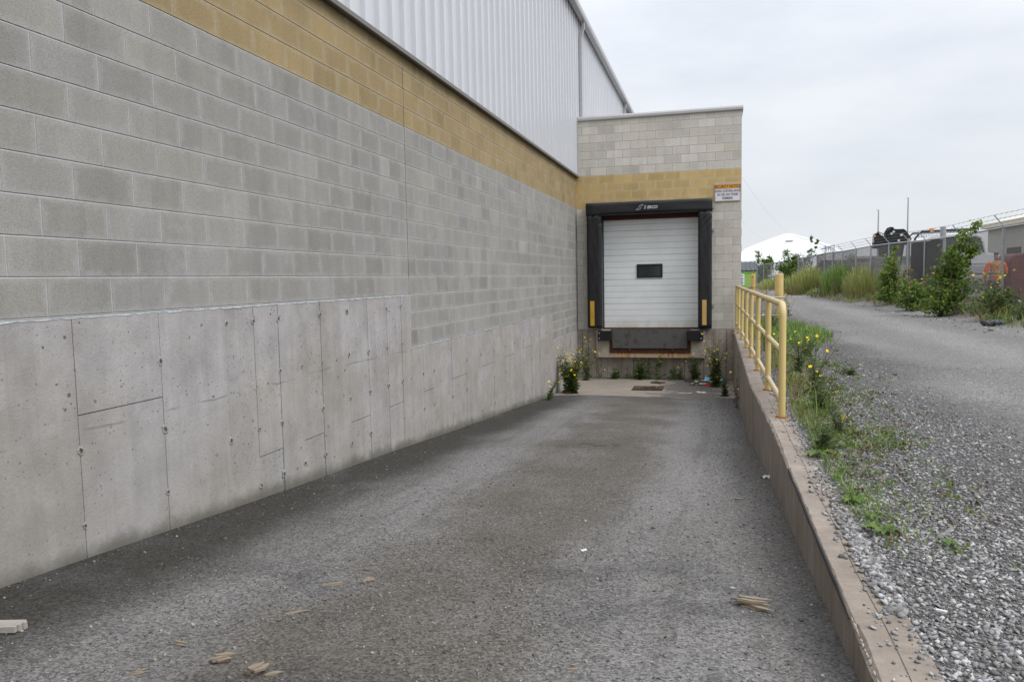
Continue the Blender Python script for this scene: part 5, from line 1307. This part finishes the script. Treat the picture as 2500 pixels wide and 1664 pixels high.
ontop(380,2.95,5.2,0.25,1.0,0.005,0.016); ontop(900,3.0,4.3,0.55,1.02,0.006,0.018); ontop(160,5.2,8,0.1,1.0,0.004,0.012); ontop(60,2.3,3.0,0.1,1,0.004,0.012); ontop(700,5.2,14,0.72,1.02,0.006,0.014)
X=np.concatenate(Xs);Y=np.concatenate(Ys);S=np.concatenate(Ss)
stones('spilled_gravel',X,Y,np.full(len(X),ztop),S,'pebbles spilled onto the top of the retaining wall',sink=0.1)
# grit on the ramp
Xs=[];Ys=[];Ss=[]
zone(15000,-3.2,0.44,1.7,4.2,0.0018,0.0075,lambda x,y: rng.random(len(x))<np.clip(0.25+0.75*(np.sin(x*2.1+1)*np.sin(y*1.7+x)>-0.1)+0.3*(x>-0.2),0,1)*np.clip((x+3.0)/1.0,0.04,1))
zone(6000,-3.0,0.44,4.2,7.5,0.003,0.009,lambda x,y: rng.random(len(x))<np.clip(0.3+0.7*(x>-0.1),0,1))
zone(3500,-0.4,0.42,7.5,15.4,0.004,0.010,lambda x,y: rng.random(len(x))<np.clip(0.2+(x+0.3)*1.6,0.1,1))
zone(110,-3.1,0.4,1.9,7.5,0.007,0.014)
zone(700,-3.25,-3.12,2.5,12,0.002,0.006)
zone(900,-1.2,0.35,15.5,17.8,0.004,0.011,lambda x,y: rng.random(len(x))<np.clip((x+1.3)*.8,0,1))
X=np.concatenate(Xs);Y=np.concatenate(Ys);S=np.concatenate(Ss)
Zr=np.where(Y<15.38,np.where(Y>0.9,-1.2-0.08*Y,-1.272)+0.012*np.sin(X*2+Y*0.8)*np.sin(Y*0.5),-2.453)
stones('ramp_grit',X,Y,Zr,S,'scattered grit and pebbles on the asphalt ramp',tmin=0.3,tmax=1.9,sink=0.25,mat=M_GRIT)

# ------------------------------------------------------------------ litter
def rz(x,y): return (ramp_z(y)+0.012*math.sin(x*2+y*0.8)*math.sin(y*0.5)) if y<15.4 else PZ
def splinters(x,y,L,n,ang,label,mat=None,th=0.012,sp=0.05,name='wood_splinter',group='wood splinters on the ramp'):
    q=MB(); z=rz(x,y); L*=0.85; th*=0.62; n=n if mat else n*2
    for i in range(n):
        a=ang+random.gauss(0,.18); l=L*U(.55,1); w_=th*U(.6,1.5); d=Vector((math.cos(a),math.sin(a),U(-.04,.1)-0.08*math.sin(a))); s=Vector((-math.sin(a),math.cos(a),0))*w_; c=Vector((x+U(-sp,sp)*.6*math.sin(ang)+U(-sp,sp)*.3,y+U(-sp,sp)*.6*math.cos(ang),z+th*.5+i*th*.25)); h=Vector((0,0,th*U(.3,.6)))
        A=c-d*l/2; B=c+d*l/2; k1=U(.1,.35)
        V=[A-s*.4-h,A+s*.7-h,A+s*.5+h,A-s*.4+h]+[c-s-h,c+s-h,c+s+h,c-s+h]+[B+s*.1-h*.3,B+s*.5-h*.3,B+s*.5+h*.2,B+s*.1+h*.2]
        q.idx([tuple(p) for p in V],[(0,3,2,1),(8,9,10,11)]+[(j*4+i2,j*4+(i2+1)%4,j*4+4+(i2+1)%4,j*4+4+i2) for j in (0,1) for i2 in range(4)])
    return tag(q.build(name,mat or M_WOOD,origin=(x,y,z)),label,'wood scrap',group)
splinters(0.17,3.40,0.20,7,-0.45,'fan of brown splintered wood near the retaining wall, right side of the ramp',th=0.014,sp=0.07)
splinters(0.19,5.77,0.10,1,0.1,'small wood chip on the far right of the ramp',th=0.018)
splinters(-1.77,2.34,0.10,3,0.3,'stubby pale wood chunk near the left foreground',th=0.020,sp=0.025)
splinters(-1.595,2.29,0.085,4,1.3,'squarish brown wood chunk in the foreground, split along the grain',th=0.020,sp=0.03)
splinters(-1.525,2.29,0.085,2,0.75,'thin wood sliver right of the squarish wood chunk',th=0.010,sp=0.015)
splinters(-1.99,2.18,0.07,2,0.6,'short wood sliver at the very bottom left of the ramp',th=0.008,sp=0.02)
splinters(-2.03,2.43,0.085,3,-0.25,'flat wood sliver beyond the stubby pale chunk',th=0.010,sp=0.02)
splinters(-1.775,2.86,0.16,2,0.85,'long pale wood sliver halfway to the dark gritty patch',th=0.009,sp=0.02)
splinters(-1.79,3.23,0.14,3,0.5,'long reddish splinter group by the dark gritty patch',th=0.008,sp=0.025)
splinters(-1.65,3.32,0.10,2,1.2,'upright forked splinters beside the black stick',th=0.014,sp=0.02)
splinters(-0.49,2.58,0.05,1,0.3,'small tan splinter in the bottom centre of the ramp',th=0.007)
splinters(-1.765,3.48,0.11,1,0.02,'thin black stick lying on the ramp',M_RUB,th=0.005)
q=MB(); z=rz(-2.8,2.3)
ax=Vector((0.955,0.29,-0.02)); sy=Vector((-0.29,0.955,-0.076)); 
for i in range(4):
    c=Vector((-2.90,2.30,z+0.016))+sy*(-0.030+0.02*i); L=0.17+U(-.02,.02); q.obox(tuple(c+ax*U(0,.02)),tuple(ax*L),tuple(sy*0.0095),(0,0,0.012+U(0,.004)))
tag(q.build('broken_plank',M_WOODG,origin=(-2.9,2.3,z),bevel=0.002),'weathered grey broken plank end at the left edge of the ramp','plank')
def scrap(name,x,y,L,w_,h,ang,mat,label,cat,z=None,crumple=0.0,lift=0.0):
    q=MB(); z=rz(x,y) if z is None else z; n=6; d=Vector((math.cos(ang),math.sin(ang),0)); s=Vector((-d.y,d.x,0)); P=[]
    for j in range(4):
        for i in range(n+1):
            P.append(tuple(Vector((x,y,z+h*.5+lift))+d*(i/n-.5)*L+s*(j/3-.5)*w_*U(.8,1.1)+Vector((0,0,U(0,crumple)))))
    k=n+1; B=[(p[0],p[1],p[2]-h) for p in P]
    q.idx(P+B,[(j*k+i,j*k+i+1,(j+1)*k+i+1,(j+1)*k+i) for j in range(3) for i in range(n)]+[(4*k+j*k+i,4*k+(j+1)*k+i,4*k+(j+1)*k+i+1,4*k+j*k+i+1) for j in range(3) for i in range(n)]+[(i,4*k+i,4*k+i+1,i+1) for i in range(n)]+[(3*k+i,3*k+i+1,7*k+i+1,7*k+i) for i in range(n)]+[(j*k,(j+1)*k,4*k+(j+1)*k,4*k+j*k) for j in range(3)]+[(j*k+n,4*k+j*k+n,4*k+(j+1)*k+n,(j+1)*k+n) for j in range(3)])
    return tag(q.build(name,mat,origin=(x,y,z),smooth=True,fixn=True),label,cat)
M_PAPER=simple('white_paper',(0.62,0.62,0.60),0.8); M_BLUE=simple('blue_white_plastic',(0.22,0.50,0.66),0.4,0.4,var=0.5,scale=7); M_REDP=simple('red_plastic',(0.48,0.02,0.045),0.4,0.4)
scrap('paper_scrap',-0.70,4.06,0.035,0.02,0.004,0.8,M_PAPER,'tiny white paper scrap in the middle of the ramp','litter',crumple=0.014)
scrap('paper_scrap',0.42,6.68,0.09,0.04,0.004,0.4,M_PAPER,'white paper scrap at the foot of the retaining wall','litter',crumple=0.03)
scrap('plastic_scrap',-0.62,16.1,0.34,0.03,0.008,0.15,M_PAPER,'long thin pale plastic strip on the pad right of the drain','litter',crumple=0.02)
scrap('plastic_scrap',-0.28,16.2,0.2,0.06,0.01,-0.1,M_PAPER,'short wide pale plastic scrap on the pad near the retaining wall','litter',crumple=0.03)
scrap('plastic_bag',-0.02,17.95,0.42,0.25,0.02,-0.2,M_BLUE,'crumpled blue and white plastic bag by the weeds at the end of the retaining wall','litter',crumple=0.12)
scrap('red_scrap',-0.12,17.35,0.27,0.16,0.03,0.05,M_REDP,'bright red plastic scrap on the loading pad','litter',crumple=0.015)
scrap('wood_block',-1.27,17.6,0.26,0.22,0.05,-0.5,M_WOODD,'dark wet wood block on the pad behind the drain','wood block',crumple=0.012)
scrap('wet_board',-0.97,18.2,0.5,0.04,0.03,0.1,M_WOODD,'dark wet stick lying along the dock foundation','stick')
scrap('cigarette_end',0.81,3.02,0.035,0.012,0.008,-0.35,M_PAPER,'white cigarette end on the gravel near the camera','litter',z=YZ+0.02)
scrap('pale_stick',1.16,3.1,0.05,0.008,0.006,-0.05,M_WOOD,'pale short stick on the gravel right of the cigarette end','stick',z=YZ+0.02)
scrap('dark_rag',6.13,19.3,0.55,0.35,0.06,0.3,M_LID,'dark crumpled rag at the edge of the road by the fence weeds','rag',z=yard_z(6.13,19.3),crumple=0.12)
scrap('flat_stone',5.75,44.5,0.8,0.35,0.08,0.5,M_PALW,'pale flat stone at the foot of the tall grasses','stone',z=yard_z(5.75,44.5),crumple=0.05)
# trash pile by the wall end
q=MB()
for i in range(70):
    x=-0.25+random.gauss(0,.22); y=17.75+random.gauss(0,.2); q.obox((x,y,PZ+U(0,.05)),(U(.02,.09),U(-.04,.04),U(-.01,.01)),(U(-.01,.01),U(.008,.02),0),(0,0,U(.004,.014)),random.choice((0,0,0,1)))
tag(q.build('debris_pile',[M_WOODD,M_PAPER],origin=(-0.25,17.75,PZ)),'low pile of dark twigs and rubbish at the right end of the pad','debris')
# drain
dr=thing('drain_grate',(-1.43,16.7,PZ),'square drain pit with rusty grate and rubbish in the loading pad','drain')
q=MB(); 
for i in range(9): q.box((-1.73+i*0.075,16.42,PZ+0.004),(-1.70+i*0.075,16.98,PZ+0.012))
for yy in (16.42,16.95): q.box((-1.75,yy,PZ+0.006),(-1.1,yy+0.035,PZ+0.016))
q.build('grate',M_RUST,dr)
q=MB(); q.box((-1.76,16.40,PZ-0.02),(-1.09,17.0,PZ+0.002)); q.build('pit',M_PIT,dr)
q=MB()
for i in range(60): 
    a=U(0,6.28); q.obox((U(-1.66,-1.2),U(16.5,16.9),PZ+U(.012,.03)),(U(.02,.08)*math.cos(a),U(.02,.05)*math.sin(a),0),(0,U(.004,.012),0),(0,0,U(.003,.008)),random.choice((0,0,0,1)))
q.build('rubbish',[M_WOODD,M_WOOD],dr)
